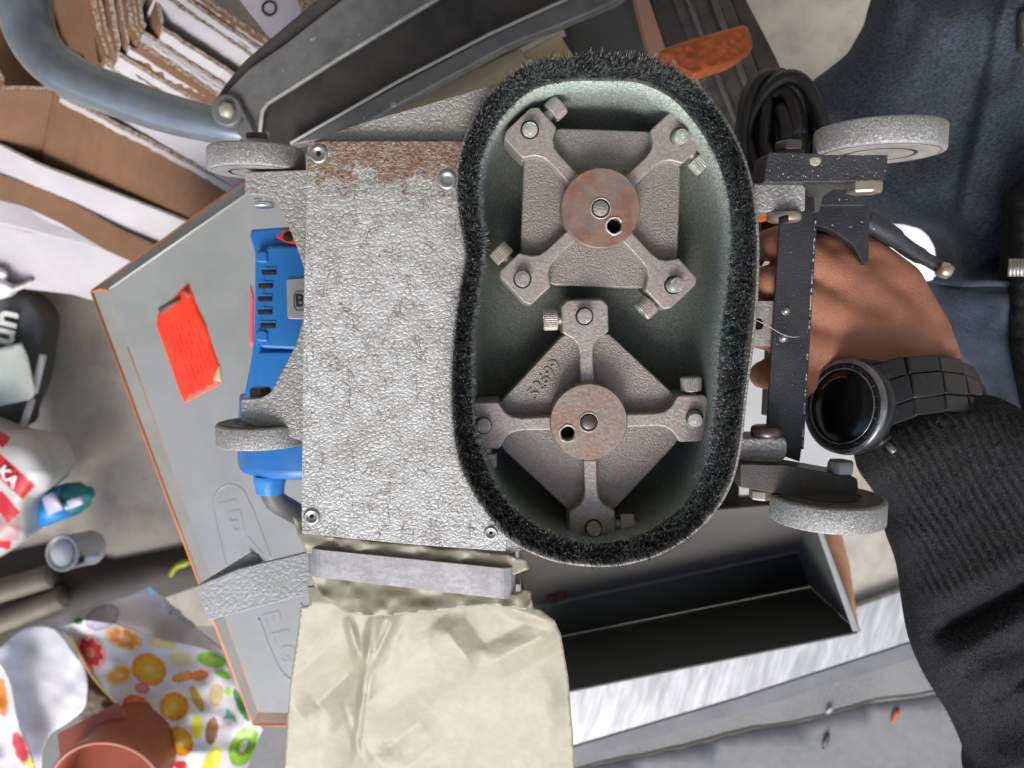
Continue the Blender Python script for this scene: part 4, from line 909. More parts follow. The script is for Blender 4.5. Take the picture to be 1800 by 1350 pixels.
for x, y in ((968, 1030), (986, 1046), (972, 1052)): lathe('rust_blister', [(S(12, .9), -.002), (S(9, .9), .001), (.0005, .0015)], P(x, y, .90), (0, 0, 1), M('dark rust', (.06, .015, .008), rough=.9), box, n=12)

ss = prism('rusty_strip', [(1440, 925), (1478, 930), (1494, 990), (1512, 1112), (1500, 1100)], .83, .86, rust_strip, bev=.002); tagp(ss, 'narrow rusty brown strip standing beside the hopper rim', 'strip')
# bright aluminium threshold and its grey kerb strip
th = prism('threshold_strip', [(960, 1226), (1300, 1140), (1640, 1018), (1760, 970), (1760, 1080), (1600, 1128), (1300, 1225), (960, 1325)], 1.232, 1.248, alu, bev=.003); tagp(th, 'bright sunlit aluminium door threshold strip', 'threshold')
gs = prism('kerb_strip', [(960, 1327), (1300, 1227), (1600, 1130), (1760, 1082), (1760, 1110), (1600, 1160), (1300, 1255), (960, 1352)], 1.250, 1.262, M('blue grey strip', (.17, .175, .18), (.13, .13, .135), 15, rough=.6), bev=.001); structure(gs)
# a crack and a darker painted band across the apron
cr = smooth_open([(1000, 1350), (1180, 1312), (1320, 1278), (1420, 1262), (1500, 1235), (1560, 1228), (1650, 1214), (1780, 1180), (1960, 1130)], 40)
cr = np.array(cr); jit = nrs.randn(40) * 1.6
ck = [tuple(p + np.array([0, j])) for p, j in zip(cr, jit)] + [tuple(p + np.array([0, j + 3 + abs(k)])) for p, j, k in zip(cr[::-1], jit[::-1], nrs.randn(40) * 2)]
structure(sheet('crack', ck, 1.2615, M('dirt filled crack', (.075, .065, .05), rough=.9), step=6, thick=.002))
bandp = [tuple(p + np.array([0, 5])) for p in cr] + [(2000, 1260), (1800, 1400), (1500, 1480), (1000, 1480)]
structure(sheet('worn_paint_band', bandp, 1.2617, M('worn grey paint', (.215, .215, .21), (.165, .168, .168), 9, rough=.8, fine=(.25, .245, .235), fscale=60, famt=.5), step=30, thick=.002))
for (x, y, a, b_, mt, nm, lb) in ((1458, 1248, 6, 8, card_white, 'paper_scrap', 'tiny pale lilac scrap lying on the concrete'), (1574, 1258, 7, 14, brick_m, 'brick_crumb', 'orange brown crumb lying on the concrete right of the pale scrap'), (1452, 1302, 6, 15, dark_steel, 'leaf_scrap', 'dark curled leaf scrap lying below the crack')):
    o = inflate(nm, smooth_closed([(x - a, y + b_), (x - a * .6, y - b_ * .3), (x + a, y - b_), (x + a * .8, y + b_ * .2)], 16), 1.258, .004, .002, mt, step=3, edge=5); tagp(o, lb, 'debris')
lf = inflate('leaf', smooth_closed([(296, 1012), (300, 998), (314, 986), (332, 982), (340, 986), (330, 995), (312, 1002), (303, 1014)], 24), 1.243, .005, .003, leaf_m, step=4, edge=6); tagp(lf, 'small yellow green leaf on the concrete beside the enclosure', 'leaf')

# ---------------------------------------------------------------- grey and black hand truck, upper left
tr = thing('folding_hand_truck', 'grey and black steel hand truck with a curved tube handle', 'hand truck', P(700, 100, .95))
prism('frame_plate', round_poly([(374, 185), (386, 158), (425, 108), (600, -40), (1010, -60), (1130, -60), (1010, 28), (560, 240), (545, 262), (440, 262), (386, 225)], [20, 20, 20, 0, 0, 0, 0, 0, 4, 10, 20]), .700, .72, trolley_black, tr, bev=.004, seg=3)
prism('side_panel', round_poly([(390, 190), (400, 160), (436, 122), (500, 78), (650, -40), (830, -40), (762, 2), (466, 182), (452, 250), (430, 250), (402, 215)], [12, 16, 10, 10, 0, 0, 0, 3, 3, 10, 12]), .692, .702, trolley_grey, tr, bev=.0022, seg=3)
tube('panel_edge', [P(*p) for p in ((850, -52, .6925), (762, 2, .6925), (600, 100, .6925), (470, 182, .6925), (461, 196, .6925), (455, 248, .6925))], .0018, M('worn pale edge', (.42, .42, .38), (.25, .25, .23), 60, rough=.4), tr, n=8)
prism('lower_rail', [(505, 256), (620, 190), (860, 62), (1075, -40), (1140, -40), (1090, 0), (981, 46), (897, 78), (694, 188), (590, 246)], .688, .705, trolley_grey, tr, bev=.003, seg=3)
tube('rail_edge', [P(*p) for p in ((510, 252, .688), (700, 143, .688), (860, 60, .688), (1070, -35, .688))], .0013, M('worn rail edge', (.40, .40, .38), rough=.4), tr, n=8)
lathe('pivot_tab', [(S(27, .69), -.002), (S(27, .69), .003), (S(24, .69), .005)], P(402, 196, .69), (0, 0, 1), trolley_grey, tr, n=32, bev=.0006)
hexv = lathe('pivot_bolt', [(S(14, .685), -.004), (S(14, .685), .002), (S(11, .685), .0042)], P(399, 194, .684), (0, 0, 1), M('dull pivot bolt', (.36, .34, .29), rough=.45, metal=.3), tr, n=6)
tube('curved_lip', [P(*p) for p in smooth_open([(398, 172, .687), (412, 176, .687), (428, 200, .687), (442, 228, .687), (450, 250, .687)], 16)], .0018, trolley_grey, tr, n=8)
hp = smooth_open([(46, -60, .74), (44, 10, .74), (56, 62, .74), (88, 108, .735), (140, 142, .73), (215, 172, .72), (300, 201, .715), (390, 222, .712), (490, 243, .715)], 60)
rr = np.interp(np.arange(60), [0, 20, 40, 59], [S(44, .74), S(38, .73), S(33, .72), S(28, .715)])
tube('tube_handle', [P(*p) for p in hp], list(rr), pipe_m, tr, n=32)

# wooden battens, steel channels, brick, cable coil
o = prism('wooden_batten', [(913, 83), (943, 128), (900, 150), (690, 260), (660, 205)], .725, .76, wood, bev=.0015); tagp(o, 'pale wooden batten end nearest the casing below the hand truck rail', 'batten', 'wooden battens under the hand truck')
o = prism('wooden_batten', [(983, 58), (1016, 110), (980, 190), (900, 170), (880, 112)], .768, .79, wood, bev=.0015); tagp(o, 'darker wooden batten lying lower, just right of the other batten', 'batten', 'wooden battens under the hand truck')
fr = thing('steel_frame', 'dark steel frame of parallel channels behind the brush ring', 'steel frame', P(1200, 100, 1.0))
prism('dark_panel', [(960, -60), (1100, -60), (1175, 130), (1000, 200), (880, 120), (1000, 60)], .80, .82, M('charcoal panel', (.06, .065, .068), (.045, .05, .05), 12, rough=.55), fr, bev=.001)
prism('tan_slat', [(1102, -60), (1122, -60), (1172, 90), (1180, 130), (1150, 130)], .785, .80, M('tan dusty slat', (.30, .17, .12), rough=.7), fr, bev=.001)
prism('black_channel', [(1124, -60), (1165, -60), (1230, 110), (1180, 140)], .79, .81, trolley_black, fr, bev=.002)
prism('steel_channel', [(1160, -60), (1262, -60), (1450, 420), (1350, 440)], .785, .80, M('scuffed steel channel', (.12, .115, .11), (.06, .058, .056), 10, rough=.35, metal=.6, stretch=(6, 1.5, 1, 68), fine=(.2, .19, .18), fscale=8, famt=.5), fr, bev=.002)
for a_, w_ in ((1188, 5), (1232, 6)): prism('channel_ridge', [(a_ - w_, -60), (a_ + w_, -60), (a_ + w_ + 190, 430), (a_ - w_ + 190, 430)], .778, .786, M('channel ridge steel', (.20, .19, .18), (.10, .095, .09), 30, rough=.35, metal=.6), fr, bev=.0015)
prism('black_edge', [(1258, -60), (1282, -60), (1365, 100), (1500, 420), (1450, 420)], .79, .83, trolley_black, fr, bev=.002)
o = inflate('brick', [(1160, 92), (1170, 84), (1200, 74), (1250, 60), (1306, 44), (1314, 48), (1320, 62), (1323, 82), (1316, 96), (1290, 112), (1240, 128), (1218, 134), (1200, 128), (1180, 116)], .70, .018, .03, brick_m, step=3, edge=7, wr=lambda x, y: .0015 * vn(x, y, 12, 3) + .0008 * vn(x, y, 5, 6)); tagp(o, 'broken orange brick lying across the steel frame', 'brick')
cc_ = thing('cable_coil', 'thick coil of black cable hanging beside the brush ring', 'cable coil', P(1375, 220, .68))
for k in range(19):
    t0 = rnd.uniform(0, 6.28); rx = 66 - 3.2 * k + rnd.uniform(-4, 4); ry = 100 - 3.0 * k + rnd.uniform(-6, 6); cx_ = 1372 + rnd.uniform(-10, 12); cy_ = 228 + rnd.uniform(-6, 10); dd = .60 + .008 * (k % 6) + rnd.uniform(-.003, .003)
    pts = [P(cx_ + rx * math.cos(t) + 8 * math.sin(2 * t + t0), cy_ + ry * math.sin(t), dd + .01 * math.sin(t + t0)) for t in np.linspace(0, 2 * math.pi, 44)]
    tube('cable_turn', pts, .0052, black_rub, cc_, n=12)
o = sheet('sunlit_floor_sheet', smooth_closed([(1440, 340), (1600, 340), (1740, 350), (1780, 560), (1640, 560), (1500, 480)], 30), lambda x, y: 1.05 + .01 * vn(x, y, 50, 3), sunlit_white, step=12, thick=.002); tagp(o, 'white sheet standing in for sunlit floor between the lever and the jeans', 'sheet')  # white sheet put in where the floor lies in bright sun

# ---------------------------------------------------------------- stack of flattened cardboard boxes, left
def board(edge_pts, d0, drop, face, lean=(0, 0), label='', w_px=7, faceto=1):
    """one flattened box: torn upper edge along edge_pts, face going down to the floor side; lean in pixels"""
    pts = smooth_open([(x, y, d0) for x, y in edge_pts], 2 + 14 * (len(edge_pts) - 1)) if len(edge_pts) > 2 and False else None
    full = []
    for a, b_ in zip(edge_pts, edge_pts[1:]):
        n_ = max(2, int(math.hypot(b_[0] - a[0], b_[1] - a[1]) / 9))
        for k in range(n_): full.append((a[0] + (b_[0] - a[0]) * k / n_, a[1] + (b_[1] - a[1]) * k / n_))
    full.append(edge_pts[-1])
    full = [(x + rnd.uniform(-1.0, 1.0), y + rnd.uniform(-1.0, 1.0)) for x, y in full]
    th = S(w_px, d0)
    c0 = P(*full[0], d0)
    root = thing('flattened_box', label, 'cardboard box', P(full[len(full) // 2][0] + lean[0], full[len(full) // 2][1] + lean[1], d0 + drop), 'flattened cardboard boxes in the stack')
    top = [P(x, y, d0) for x, y in full]; nn = []
    for i in range(len(top)):
        t = top[min(i + 1, len(top) - 1)] - top[max(i - 1, 0)]; n_ = Vector((t.y, -t.x, 0)).normalized()
        if n_.dot(Vector((1, -1, 0))) < 0: n_ = -n_
        nn.append(n_)
    lw = P(full[0][0] + lean[0], full[0][1] + lean[1], d0 + drop) - P(*full[0], d0 + 0) 
    bot = []
    for p in full: q_ = P(p[0] + lean[0], p[1] + lean[1], d0 + drop); bot.append(q_)
    def wall(name, off0, off1, mat):
        L0 = [t + n_ * off0 for t, n_ in zip(top, nn)]; L1 = [t + n_ * off1 for t, n_ in zip(top, nn)]
        B1 = [t + n_ * off1 for t, n_ in zip(bot, nn)]; B0 = [t + n_ * off0 for t, n_ in zip(bot, nn)]
        n = len(L0); v = L0 + L1 + B1 + B0; f = []
        for i in range(n - 1):
            for r_ in range(4):
                a, b_ = r_ * n, ((r_ + 1) % 4) * n; f.append([a + i, a + i + 1, b_ + i + 1, b_ + i])
        f += [[0, n, 2 * n, 3 * n], [n - 1, 4 * n - 1, 3 * n - 1, 2 * n - 1]]
        return mk(name, v, f, mat, root, smooth=False)
    wall('outer_liner', th * .86, th, face)
    c_ = wall('fluted_core', th * .14, th * .86, card_edge)
    # push the core's upper edge up and down so it reads as torn fluting
    me = c_.data
    wall('inner_liner', 0, th * .14, card_brown)
    return root
L_ = 'flattened box '
specs = [
 # edge polyline,                                           depth, drop, face, lean (px), width, label
 ([(-60, 20), (-20, 110), (8, 150), (96, 132 + 60 - 40), (100, 158), (200, 212), (296, 262), (420, 322)], .97, .10, card_brown, (-30, 156), 8, 'with broad plain brown inner face under the curved tube handle'),
 ([(98, 140), (102, 160), (170, 195), (300, 262), (430, 330)], .955, .035, card_white, (-6, 12), 9, 'with white face just under the tube handle'),
 ([(60, -30), (78, 30), (92, 66), (300, 205), (440, 290)], .93, .035, card_white, (-22, 48), 9, 'with double corrugated torn edges right beside the tube bend'),
 ([(150, -30), (168, 50), (186, 98), (260, 150), (440, 262)], .90, .035, card_white, (-24, 48), 15, 'whose thick torn double edge turns beside the brown panel'),
 ([(186, -30), (196, 40), (205, 88), (300, 144), (440, 226)], .885, .035, card_white, (-22, 44), 9, 'with white face and a sharp folded corner, fourth from the tube'),
 ([(214, -30), (226, 40), (240, 66), (330, 124), (440, 196)], .87, .035, card_brown, (-20, 44), 11, 'with brown face showing below a wrinkled edge'),
 ([(238, -30), (246, 40), (256, 54), (350, 115), (440, 175)], .86, .035, card_grey, (-18, 38), 7, 'with grey face between the brown one and the white one'),
 ([(204, -30), (213, 40), (223, 76), (315, 134), (440, 211)], .877, .03, card_white, (-14, 30), 6, 'with thin white face between two torn corrugated edges'),
 ([(229, -30), (237, 40), (249, 60), (342, 122), (440, 188)], .865, .03, card_white, (-10, 22), 5, 'thinnest of the folded ones, pale, above the brown faced one'),
 ([(168, -30), (181, 44), (197, 95), (282, 150), (440, 246)], .892, .03, card_brown, (-12, 26), 7, 'with narrow brown face beside the thick double edge'),
 ([(268, -30), (276, 22), (282, 42), (350, 86), (450, 150)], .85, .035, card_white, (-20, 48), 8, 'with clean pale face and a short folded corner'),
 ([(280, -20), (320, 6), (400, 60), (470, 108)], .842, .035, card_white, (-22, 50), 9, 'with long straight torn edge, third from the lettered one'),
 ([(292, -25), (340, 8), (415, 62), (476, 104)], .839, .03, card_brown, (-10, 20), 5, 'with thin straight brown edge between two white faced ones'),
 ([(305, -25), (360, 14), (430, 62), (480, 96)], .835, .035, card_white, (-20, 40), 8, 'with long straight torn edge, second from the lettered one'),
 ([(322, -25), (380, 16), (440, 58), (486, 88)], .832, .03, card_white, (-10, 20), 5, 'with thin straight white edge close to the lettered one'),
 ([(340, -25), (400, 20), (450, 52), (490, 80)], .828, .035, card_brown, (-18, 34), 9, 'with long straight torn edge next to the lettered one'),
]
for e_, d0, dr, fc, ln, wp, lb in specs: board(e_, d0, dr, fc, ln, L_ + lb, wp)
lt_ = thing('flattened_box', 'flattened white box with a black printed ring character beside the hand truck', 'cardboard box', P(480, 20, .86), 'flattened cardboard boxes in the stack')
prism('printed_face', [(375, -60), (640, -60), (560, 60), (500, 80), (470, 62)], .825, .83, M('lilac white face', (.42, .40, .44), (.36, .34, .37), 10, rough=.6), lt_, bev=.0005)
text('printed_mark', 'O', 474, 16, .8235, 36, 20, ink, lt_, depth=.0003, bold=.0001); text('printed_mark', '-', 486, -4, .8235, 36, 110, ink, lt_, depth=.0003)
prism('torn_end', [(500, -60), (545, -60), (570, 20), (535, 36)], .815, .822, card_edge, lt_, bev=.0005)
prism('brown_flap', [(545, -60), (640, -60), (570, 16)], .81, .816, card_brown, lt_, bev=.0005)
# broad brown panel between edges
def bp(name, a, b_, mat, par, th=.004): return slab2(name, a, b_, mat, par, th, .0003)
o = thing('flattened_box', 'flattened box with plain olive brown panel between torn double edges', 'cardboard box', P(120, 60, 1.0), 'flattened cardboard boxes in the stack')
bp('panel', [(70, -40, .945), (100, 70, .945)], [(150, -40, .905), (172, 110, .905)], card_brown, o)
bp('back_panel', [(-80, 20, 1.12), (60, 20, 1.12)], [(-80, 260, 1.13), (90, 260, 1.13)], card_brown, o)
# lower boards: tops run left to right, faces seen below them
low = [
 ([(-30, 236, 1.02), (70, 286, 1.02), (200, 335, 1.02), (345, 392, 1.02)], (-26, 84, 1.07), card_white, 'with grey white face under the long brown panel', 6),
 ([(-30, 300, 1.04), (60, 322, 1.04), (125, 352, 1.04), (210, 402, 1.04), (300, 442, 1.04)], (-20, 36, 1.06), card_brown, 'with jagged brown face under the grey white one', 5),
 ([(-30, 335, 1.06), (60, 356, 1.06), (110, 370, 1.06), (170, 384, 1.06), (290, 430, 1.06)], (-16, 40, 1.08), card_grey, 'with grey face and squared torn end left of the enclosure', 5),
 ([(-30, 368, 1.08), (60, 388, 1.08), (150, 408, 1.08), (260, 440, 1.08)], (-6, 16, 1.09), card_white, 'lowest with thin double edge above the white base', 5),
 ([(-30, 384, 1.09), (50, 404, 1.09), (150, 416, 1.09), (250, 445, 1.09)], (-26, 96, 1.13), card_white, 'with broad white face at the foot of the stack', 6),
]
for pts, (lx, ly, db), fc, lb, wp in low:
    root = thing('flattened_box', L_ + lb, 'cardboard box', P(pts[2][0] + lx, pts[2][1] + ly, db), 'flattened cardboard boxes in the stack')
    top = [P(*p) for p in pts]; bot = [P(p[0] + lx, p[1] + ly, db) for p in pts]; n = len(top)
    def ws(name, o0, o1, mat):
        nv = Vector((.35, -.9, .2)).normalized(); v = [t + nv * o0 for t in top] + [t + nv * o1 for t in top] + [t + nv * o1 for t in bot] + [t + nv * o0 for t in bot]; f = []
        for i in range(n - 1):
            for r_ in range(4): a, b_ = r_ * n, ((r_ + 1) % 4) * n; f.append([a + i, a + i + 1, b_ + i + 1, b_ + i])
        f += [[0, n, 2 * n, 3 * n], [n - 1, 4 * n - 1, 3 * n - 1, 2 * n - 1]]; return mk(name, v, f, mat, root, smooth=False)
    t_ = S(wp, 1.05); ws('face', t_ * .7, t_, fc); ws('fluted_core', 0, t_ * .7, card_edge)
# long open carton under them: brown inside, white rim
o = thing('open_carton', 'long open carton with tan inside and white rim on the floor', 'carton', P(90, 480, 1.24))
bp('inner_face', [(-30, 455, 1.15), (175, 490, 1.15)], [(-30, 480, 1.23), (172, 512, 1.23)], M('tan carton inside', (.36, .25, .13), (.30, .20, .10), 14, rough=.8), o); bp('carton_rim', [(-30, 478, 1.18), (172, 510, 1.18)], [(-30, 490, 1.18), (172, 524, 1.18)], white_pl, o)
bp('rim_edge', [(55, 470, 1.13), (178, 490, 1.13)], [(55, 477, 1.13), (178, 497, 1.13)], white_pl, o)
# a brown crease line up the tall panel and a packing tape edge
# ---------------------------------------------------------------- things on the floor at the left
o = thing('fabric_bag', 'charcoal fabric bag with large white lettering at the left edge', 'bag', P(20, 620, 1.245))
inflate('bag_body', smooth_closed([(-60, 500), (20, 505), (48, 510), (72, 530), (85, 560), (80, 610), (70, 670), (50, 720), (35, 756), (-60, 745)], 60), 1.17, .03, .06, black_bag, o, step=6, edge=30, wr=lambda x, y: .005 * vn(x, y, 28, 3))
text('lettering', 'un', 8, 575, 1.132, 62, 76, M('white letters', (.62, .64, .58), rough=.5), o, depth=.0012, bold=.0012)
for (a, b_) in (((76, 624), (60, 690)), ((56, 702), (40, 752))):
    tube('piping', [P(*a, 1.13), P(*b_, 1.13)], .0048, white_pl, o, n=14)
o = sheet('grey_card', [(-40, 622), (38, 602), (48, 625), (62, 690), (56, 702), (-40, 722)], lambda x, y: 1.11 + .004 * vn(x, y, 40, 2), grey_card, step=8, thick=.001); tagp(o, 'grey green card lying on the charcoal bag', 'card')
o = thing('white_wrap', 'crumpled white wrapping at the left edge above the charcoal bag', 'wrapping', P(10, 490, 1.23))
inflate('crumpled_part', smooth_closed([(-50, 460), (5, 470), (16, 482), (12, 492), (30, 500), (58, 488), (64, 486), (50, 502), (24, 514), (10, 524), (-50, 528)], 40), 1.12, .02, .02, white_pl, o, step=4, edge=12, wr=lambda x, y: .004 * vn(x, y, 12, 3))
# cement bag with red print
def cement_col(x, y):
    c = np.tile(np.array([.56, .56, .53]), (len(x), 1)); r = np.array([.62, .02, .03])
    def par(px, py, ang, L0, W0):
        a = R(ang); u_ = (x - px) * math.cos(a) + (y - py) * math.sin(a); v_ = -(x - px) * math.sin(a) + (y - py) * math.cos(a); return (np.abs(u_) < L0) & (np.abs(v_) < W0)
    m_ = par(18, 836, 42, 44, 17); c[m_] = r
    m_ = par(2, 772, 30, 12, 12); c[m_] = r
    m_ = par(8, 890, 50, 26, 14) ; c[m_] = r
    m_ = par(-5, 955, 10, 24, 7); c[m_] = r
    m_ = (y > 905) & (x < 35) & (y < 950); c[m_] = c[m_] * .5 + np.array([.5, .12, .12]) * .5
    return c
o = thing('cement_bag', 'plump white bag with red blocks and white letters at the left edge', 'bag', P(20, 860, 1.245))
cb = inflate('bag_body', smooth_closed([(-60, 750), (20, 757), (60, 766), (84, 790), (97, 830), (86, 858), (62, 878), (54, 920), (36, 955), (-60, 985)], 70), 1.10, .05, .10, M('printed sack', (.85, .85, .85), scale=30, rough=.45, vcol=True, cmin=.3, cmax=.8), o, step=2.5, edge=50, wr=lambda x, y: .005 * vn(x, y, 40, 3), colf=cement_col)
text('lettering', 'KA', 14, 838, 1.046, 30, -46, M('white print', (.75, .75, .72), rough=.5), o, depth=.0008, bold=.0006)
# teal bottle with label
o = thing('bottle', 'teal plastic bottle with blue and lilac label lying beside the sack', 'bottle', P(120, 885, 1.24))
c0 = P(62, 900, 1.14); c1 = P(150, 868, 1.14); ax = (c1 - c0); Lb = ax.length; rb = S(30, 1.14)
lathe('bottle_body', [(rb * .6, 0), (rb * .95, Lb * .08), (rb, Lb * .3), (rb, Lb * .75), (rb * .8, Lb * .95), (rb * .4, Lb * 1.06), (rb * .35, Lb * 1.12)], c0, ax.normalized(), teal_pl, o, n=32)
lathe('label', [(rb * 1.015, Lb * .05), (rb * 1.02, Lb * .72)], c0, ax.normalized(), label_blue, o, n=40)
prism('label_panel', round_poly([(72, 874), (92, 866), (112, 895), (84, 906)], 4), 1.1035, 1.108, label_lilac, o, bev=0); prism('label_panel', round_poly([(117, 880), (142, 872), (146, 886), (122, 896)], 4), 1.1035, 1.108, label_lilac, o, bev=0)
# clear plastic over the sack's lower corner
# tin
o = thing('paint_tin', 'small tin can lying on its side with a pale label', 'tin', P(135, 965, 1.243))
c0 = P(110, 972, 1.145); c1 = P(160, 962, 1.205); ax = c1 - c0; Lb = ax.length; rb = S(32, 1.17)
lathe('tin_body', [(rb * .72, .001), (rb * .86, .001), (rb * .88, -.002), (rb * 1.0, -.002), (rb * 1.02, .002), (rb * .97, .005), (rb * .97, Lb - .005), (rb * 1.01, Lb - .002), (rb * .98, Lb)], c0, ax.normalized(), tin_m, o, n=48)
lathe('tin_lid', [(rb * .70, -.0005), (rb * .68, .0012), (.001, .0012)], c0 - ax.normalized() * .0012, ax.normalized(), white_pl, o, n=40)
for (cpts, mt) in (([(127, 985), (145, 979), (145, 990), (128, 997)], ink), ([(152, 977), (172, 971), (172, 981), (153, 988)], label_lilac)):
    prism('label_print', cpts, 1.1405, 1.146, mt, o, bev=0)
# flat dark strip laid for the channel, with brown corrugated hoses
structure(prism('drain_channel', [(-60, 988), (90, 955), (200, 985), (350, 955), (420, 985), (350, 1030), (120, 1110), (-60, 1150)], 1.2455, 1.2495, dark_floor, bev=0))
for (a, b_, rp, lb) in (((-40, 1050), (92, 1012), 22, 'upper of the two brown corrugated hoses by the tin'), ((-40, 1108), (112, 1048), 21, 'lower of the two brown corrugated hoses, plain and darker')):
    p0 = P(*a, 1.22); p1 = P(*b_, 1.22); n_ = 90; r0 = S(rp, 1.22)
    path = [p0.lerp(p1, k / n_) for k in range(n_ + 1)]
    tb = tube('hose', path, [r0 * (1 - .05 * (k % 2)) for k in range(n_ + 1)], hose_m, None, n=18); tagp(tb, lb, 'hose', 'brown hoses in the channel')

# fruit printed carrier bag
FR = [] # cx, cy, rx, ry, angle, rim colour, flesh colour
def fr_(cx, cy, rx, ry, a, c1, c2, hole=None): FR.append((cx, cy, rx, ry, R(a), np.array(c1), np.array(c2), hole))
RED = (.62, .03, .04); ORG = (.80, .26, .02); ORD = (.78, .13, .03); YEL = (.75, .42, .02); LEM = (.80, .75, .04); GRN = (.25, .55, .03); DGR = (.05, .22, .08); BRN = (.30, .11, .04); CRM = (.72, .60, .32); PNK = (.70, .25, .30); LIL = (.42, .38, .48)
fr_(158, 1147, 33, 27, 60, (.80, .42, .35), RED); fr_(218, 1122, 34, 19, 20, (.85, .5, .2), ORG); fr_(210, 1187, 25, 18, -20, (.85, .55, .25), (.80, .33, .03)); fr_(262, 1177, 32, 27, 35, ORG, YEL); fr_(250, 1210, 13, 9, 10, RED, (.75, .25, .2))
fr_(180, 1085, 32, 21, -25, LIL, (.55, .52, .60)); fr_(318, 1158, 23, 14, 10, (.75, .68, .45), CRM); fr_(322, 1190, 20, 9, -15, ORG, (.78, .35, .08)); fr_(350, 1187, 17, 9, -10, ORD, (.80, .25, .05)); fr_(286, 1132, 26, 8, 12, (.78, .6, .1), (.8, .68, .3))
fr_(243, 1247, 31, 22, 40, ORD, (.80, .24, .04)); fr_(256, 1264, 14, 12, 30, BRN, (.55, .35, .08)); fr_(306, 1242, 26, 25, 0, ORG, YEL); fr_(346, 1228, 8, 25, -24, (.50, .28, .03), (.60, .38, .03)); fr_(380, 1222, 12, 20, 10, (.70, .45, .12), CRM)
fr_(316, 1303, 22, 28, -30, ORG, (.78, .42, .02)); fr_(346, 1278, 11, 21, -4, LEM, LEM); fr_(372, 1285, 11, 24, 10, BRN, (.35, .15, .06)); fr_(428, 1312, 23, 37, 25, GRN, (.35, .62, .05), (.85, .9, .7)); fr_(290, 1322, 17, 24, -25, RED, (.8, .08, .04))
fr_(372, 1340, 14, 30, 25, (.65, .70, .05), LEM); fr_(372, 1160, 26, 13, 12, GRN, (.35, .65, .06)); fr_(392, 1185, 15, 7, 25, (.2, .45, .1), GRN); fr_(425, 1240, 8, 32, -25, DGR, (.06, .25, .06)); fr_(401, 1216, 6, 8, 0, GRN, (.4, .7, .05)); fr_(318, 1345, 12, 8, 0, RED, RED)
fr_(4, 1225, 9, 34, -5, (.8, .25, .08), ORG); fr_(36, 1315, 11, 30, -20, (.7, .08, .08), RED); fr_(60, 1342, 16, 8, 0, LEM, LEM); fr_(138, 1092, 8, 6, 0, DGR, DGR); fr_(130, 1240, 60, 3, 52, LEM, LEM)
for i in range(9): fr_(398 + i * 1.4, 1262 + i * 1.2 - 7, 11, 1.6, -75 + i * 14, (.10, .35, .25), (.12, .42, .30))
def fruit_col(x, y):
    c = np.tile(np.array([.72, .70, .715]), (len(x), 1))
    for cx, cy, rx, ry, a, c1, c2, hole in FR:
        u_ = ((x - cx) * math.cos(a) + (y - cy) * math.sin(a)) / rx; v_ = (-(x - cx) * math.sin(a) + (y - cy) * math.cos(a)) / ry; r_ = np.hypot(u_, v_)
        th_ = np.arctan2(v_, u_); seg_ = .9 + .10 * np.cos(th_ * 8); m_ = r_ < 1; c[m_] = c1
        m2 = r_ < .84 * (seg_ if rx > 15 else 1); c[m2] = c2
        if rx > 20: m4 = r_ < .3; c[m4] = c2 * .7 + np.array([.8, .7, .4]) * .3
        if hole is not None:
            m5 = (r_ < .5) & (np.cos(th_ * 14) > .2) & (r_ > .3); c[m5] = np.array([.06, .12, .01]); m3 = r_ < .28; c[m3] = hole
    # yellow piping of the bag mouth
    return c
fb_ = thing('fruit_bag', 'white carrier bag printed with sliced fruit standing open by the enclosure', 'carrier bag', P(250, 1230, 1.24))
def fbd(x, y): return 1.03 - .05 * np.clip((y - 1120) / 200, 0, 1) + .010 * vn(x, y, 60, 2) + .004 * vn(x, y, 24, 7)
sheet('printed_front', [(104, 1102), (150, 1090), (200, 1096), (240, 1108), (290, 1126), (340, 1134), (390, 1148), (400, 1170), (420, 1205), (440, 1250), (452, 1272), (462, 1280), (440, 1330), (425, 1380), (300, 1380), (290, 1338), (262, 1295), (230, 1262), (195, 1225), (165, 1190), (140, 1150), (122, 1120)], fbd, bagcloth, fb_, step=2.2, thick=.002, colf=fruit_col)
tube('yellow_piping', [P(*p) for p in smooth_open([(122, 1118, 1.022), (140, 1150, 1.02), (165, 1190, 1.012), (195, 1225, 1.0), (230, 1262, .99), (262, 1295, .98), (292, 1340, .97)], 30)], .0022, M('yellow piping', (.80, .72, .05), (.75, .25, .30), 12, rough=.5), fb_, n=8)
sheet('folded_side', [(60, 1102), (120, 1076), (180, 1058), (230, 1045), (248, 1038), (264, 1030), (275, 1040), (310, 1072), (350, 1108), (392, 1142), (390, 1150), (330, 1138), (240, 1112), (160, 1092), (100, 1104)], lambda x, y: 1.075 + .008 * vn(x, y, 40, 5), bagcloth, fb_, step=2.6, thick=.002, colf=lambda x, y: fruit_col(x, y) * .9)
text('small_lettering', 'sainsburys'.replace('sainsburys', 'ngffcom'), 318, 1082, 1.058, 20, -38, M('grey print', (.22, .24, .24), rough=.6), fb_, depth=.0005)
sheet('blue_corner', [(256, 1034), (264, 1030), (274, 1040), (266, 1046)], 1.062, M('pale blue print', (.25, .60, .85), rough=.5), fb_, step=5, thick=.001)
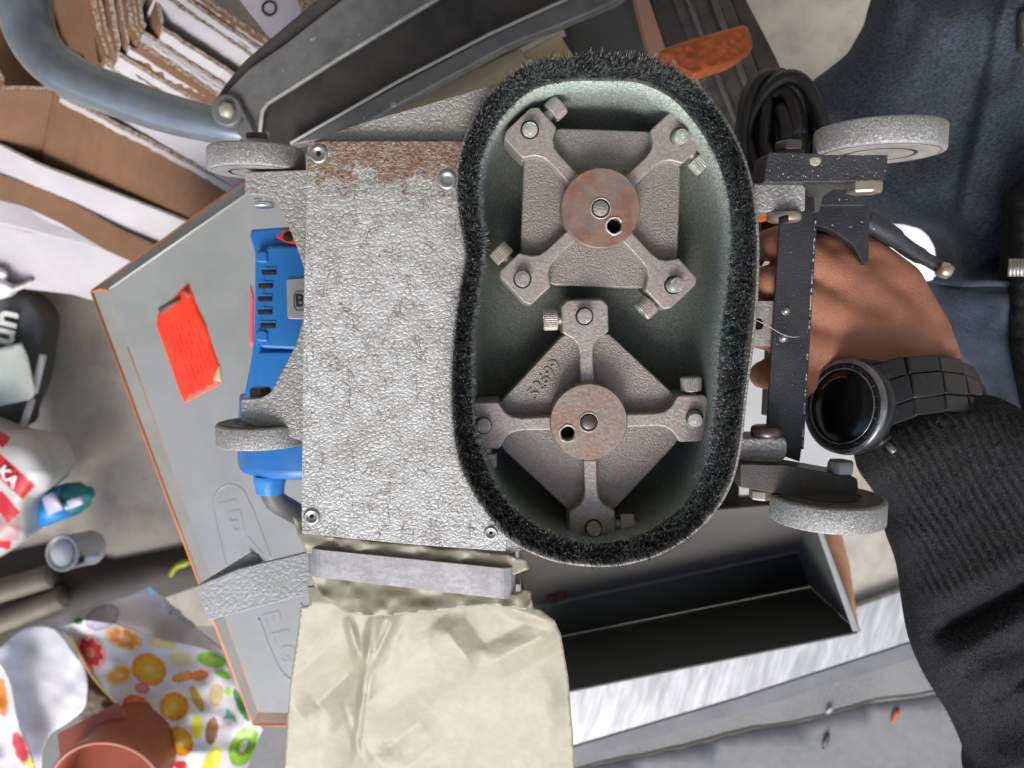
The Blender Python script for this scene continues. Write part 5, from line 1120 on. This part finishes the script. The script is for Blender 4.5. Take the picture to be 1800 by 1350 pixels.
def lin(x, y): return 1.04 - .02 * np.clip((x - 20) / 100, 0, 1) + .009 * vn(x, y, 60, 3) + .002 * vn(x, y, 22, 5) + .0 * y
sheet('white_lining', smooth_closed([(-40, 1180), (0, 1140), (30, 1112), (66, 1100), (100, 1108), (124, 1140), (150, 1180), (150, 1240), (120, 1270), (90, 1290), (75, 1320), (60, 1380), (-40, 1380)], 70), lin, bagcloth, fb_, step=4, thick=.002, colf=lambda x, y: np.tile(np.array([.70, .70, .75]), (len(x), 1)))
sheet('outer_side', smooth_closed([(-40, 1150), (10, 1180), (30, 1260), (48, 1310), (60, 1350), (60, 1390), (-40, 1390)], 50), lambda x, y: .992 + .006 * vn(x, y, 30, 4), bagcloth, fb_, step=3, thick=.002, colf=fruit_col)
o = inflate('crumpled_rag', smooth_closed([(135, 1180), (165, 1195), (196, 1228), (205, 1250), (180, 1280), (150, 1275), (135, 1240)], 30), 1.06, .02, .02, M('dusty rag', (.20, .17, .13), (.08, .06, .045), 60, rough=.9), None, step=4, edge=16, wr=lambda x, y: .006 * vn(x, y, 12, 2)); tagp(o, 'dusty grey brown rag inside the open fruit bag', 'rag')
# terracotta pot, its mouth towards the lens
pot = thing('plant_pot', 'terracotta coloured plastic pot leaning in the open fruit bag', 'plant pot', P(170, 1300, 1.05))
pc = P(186, 1392, .90); pa = Vector((.05, -.10, 1.0)).normalized(); R0 = S(104, .90)
v, f = lathe_data([(R0 * .62, -.20), (R0 * .66, -.20), (R0 * .93, -.018), (R0 * .985, -.018), (R0 * 1.03, -.004), (R0 * 1.02, .0), (R0 * .965, .0), (R0 * .95, -.003), (R0 * .90, -.03), (R0 * .60, -.195)], pc, pa, 72)
f = f[:-2] + [[9 * 72 + i for i in range(72)]]
mk('pot_wall', v, f, terracotta, pot, bev=0)
slab2('pot_side', [(100, 1290, .96), (205, 1235, .96)], [(110, 1380, .93), (300, 1380, .93)], terracotta, pot, .004)

# pieces that carry no top-level tag yet
for o in sc.objects:
    if o.parent is None and o.type in ('MESH', 'EMPTY') and 'label' not in o and 'kind' not in o: print('UNTAGGED', o.name)
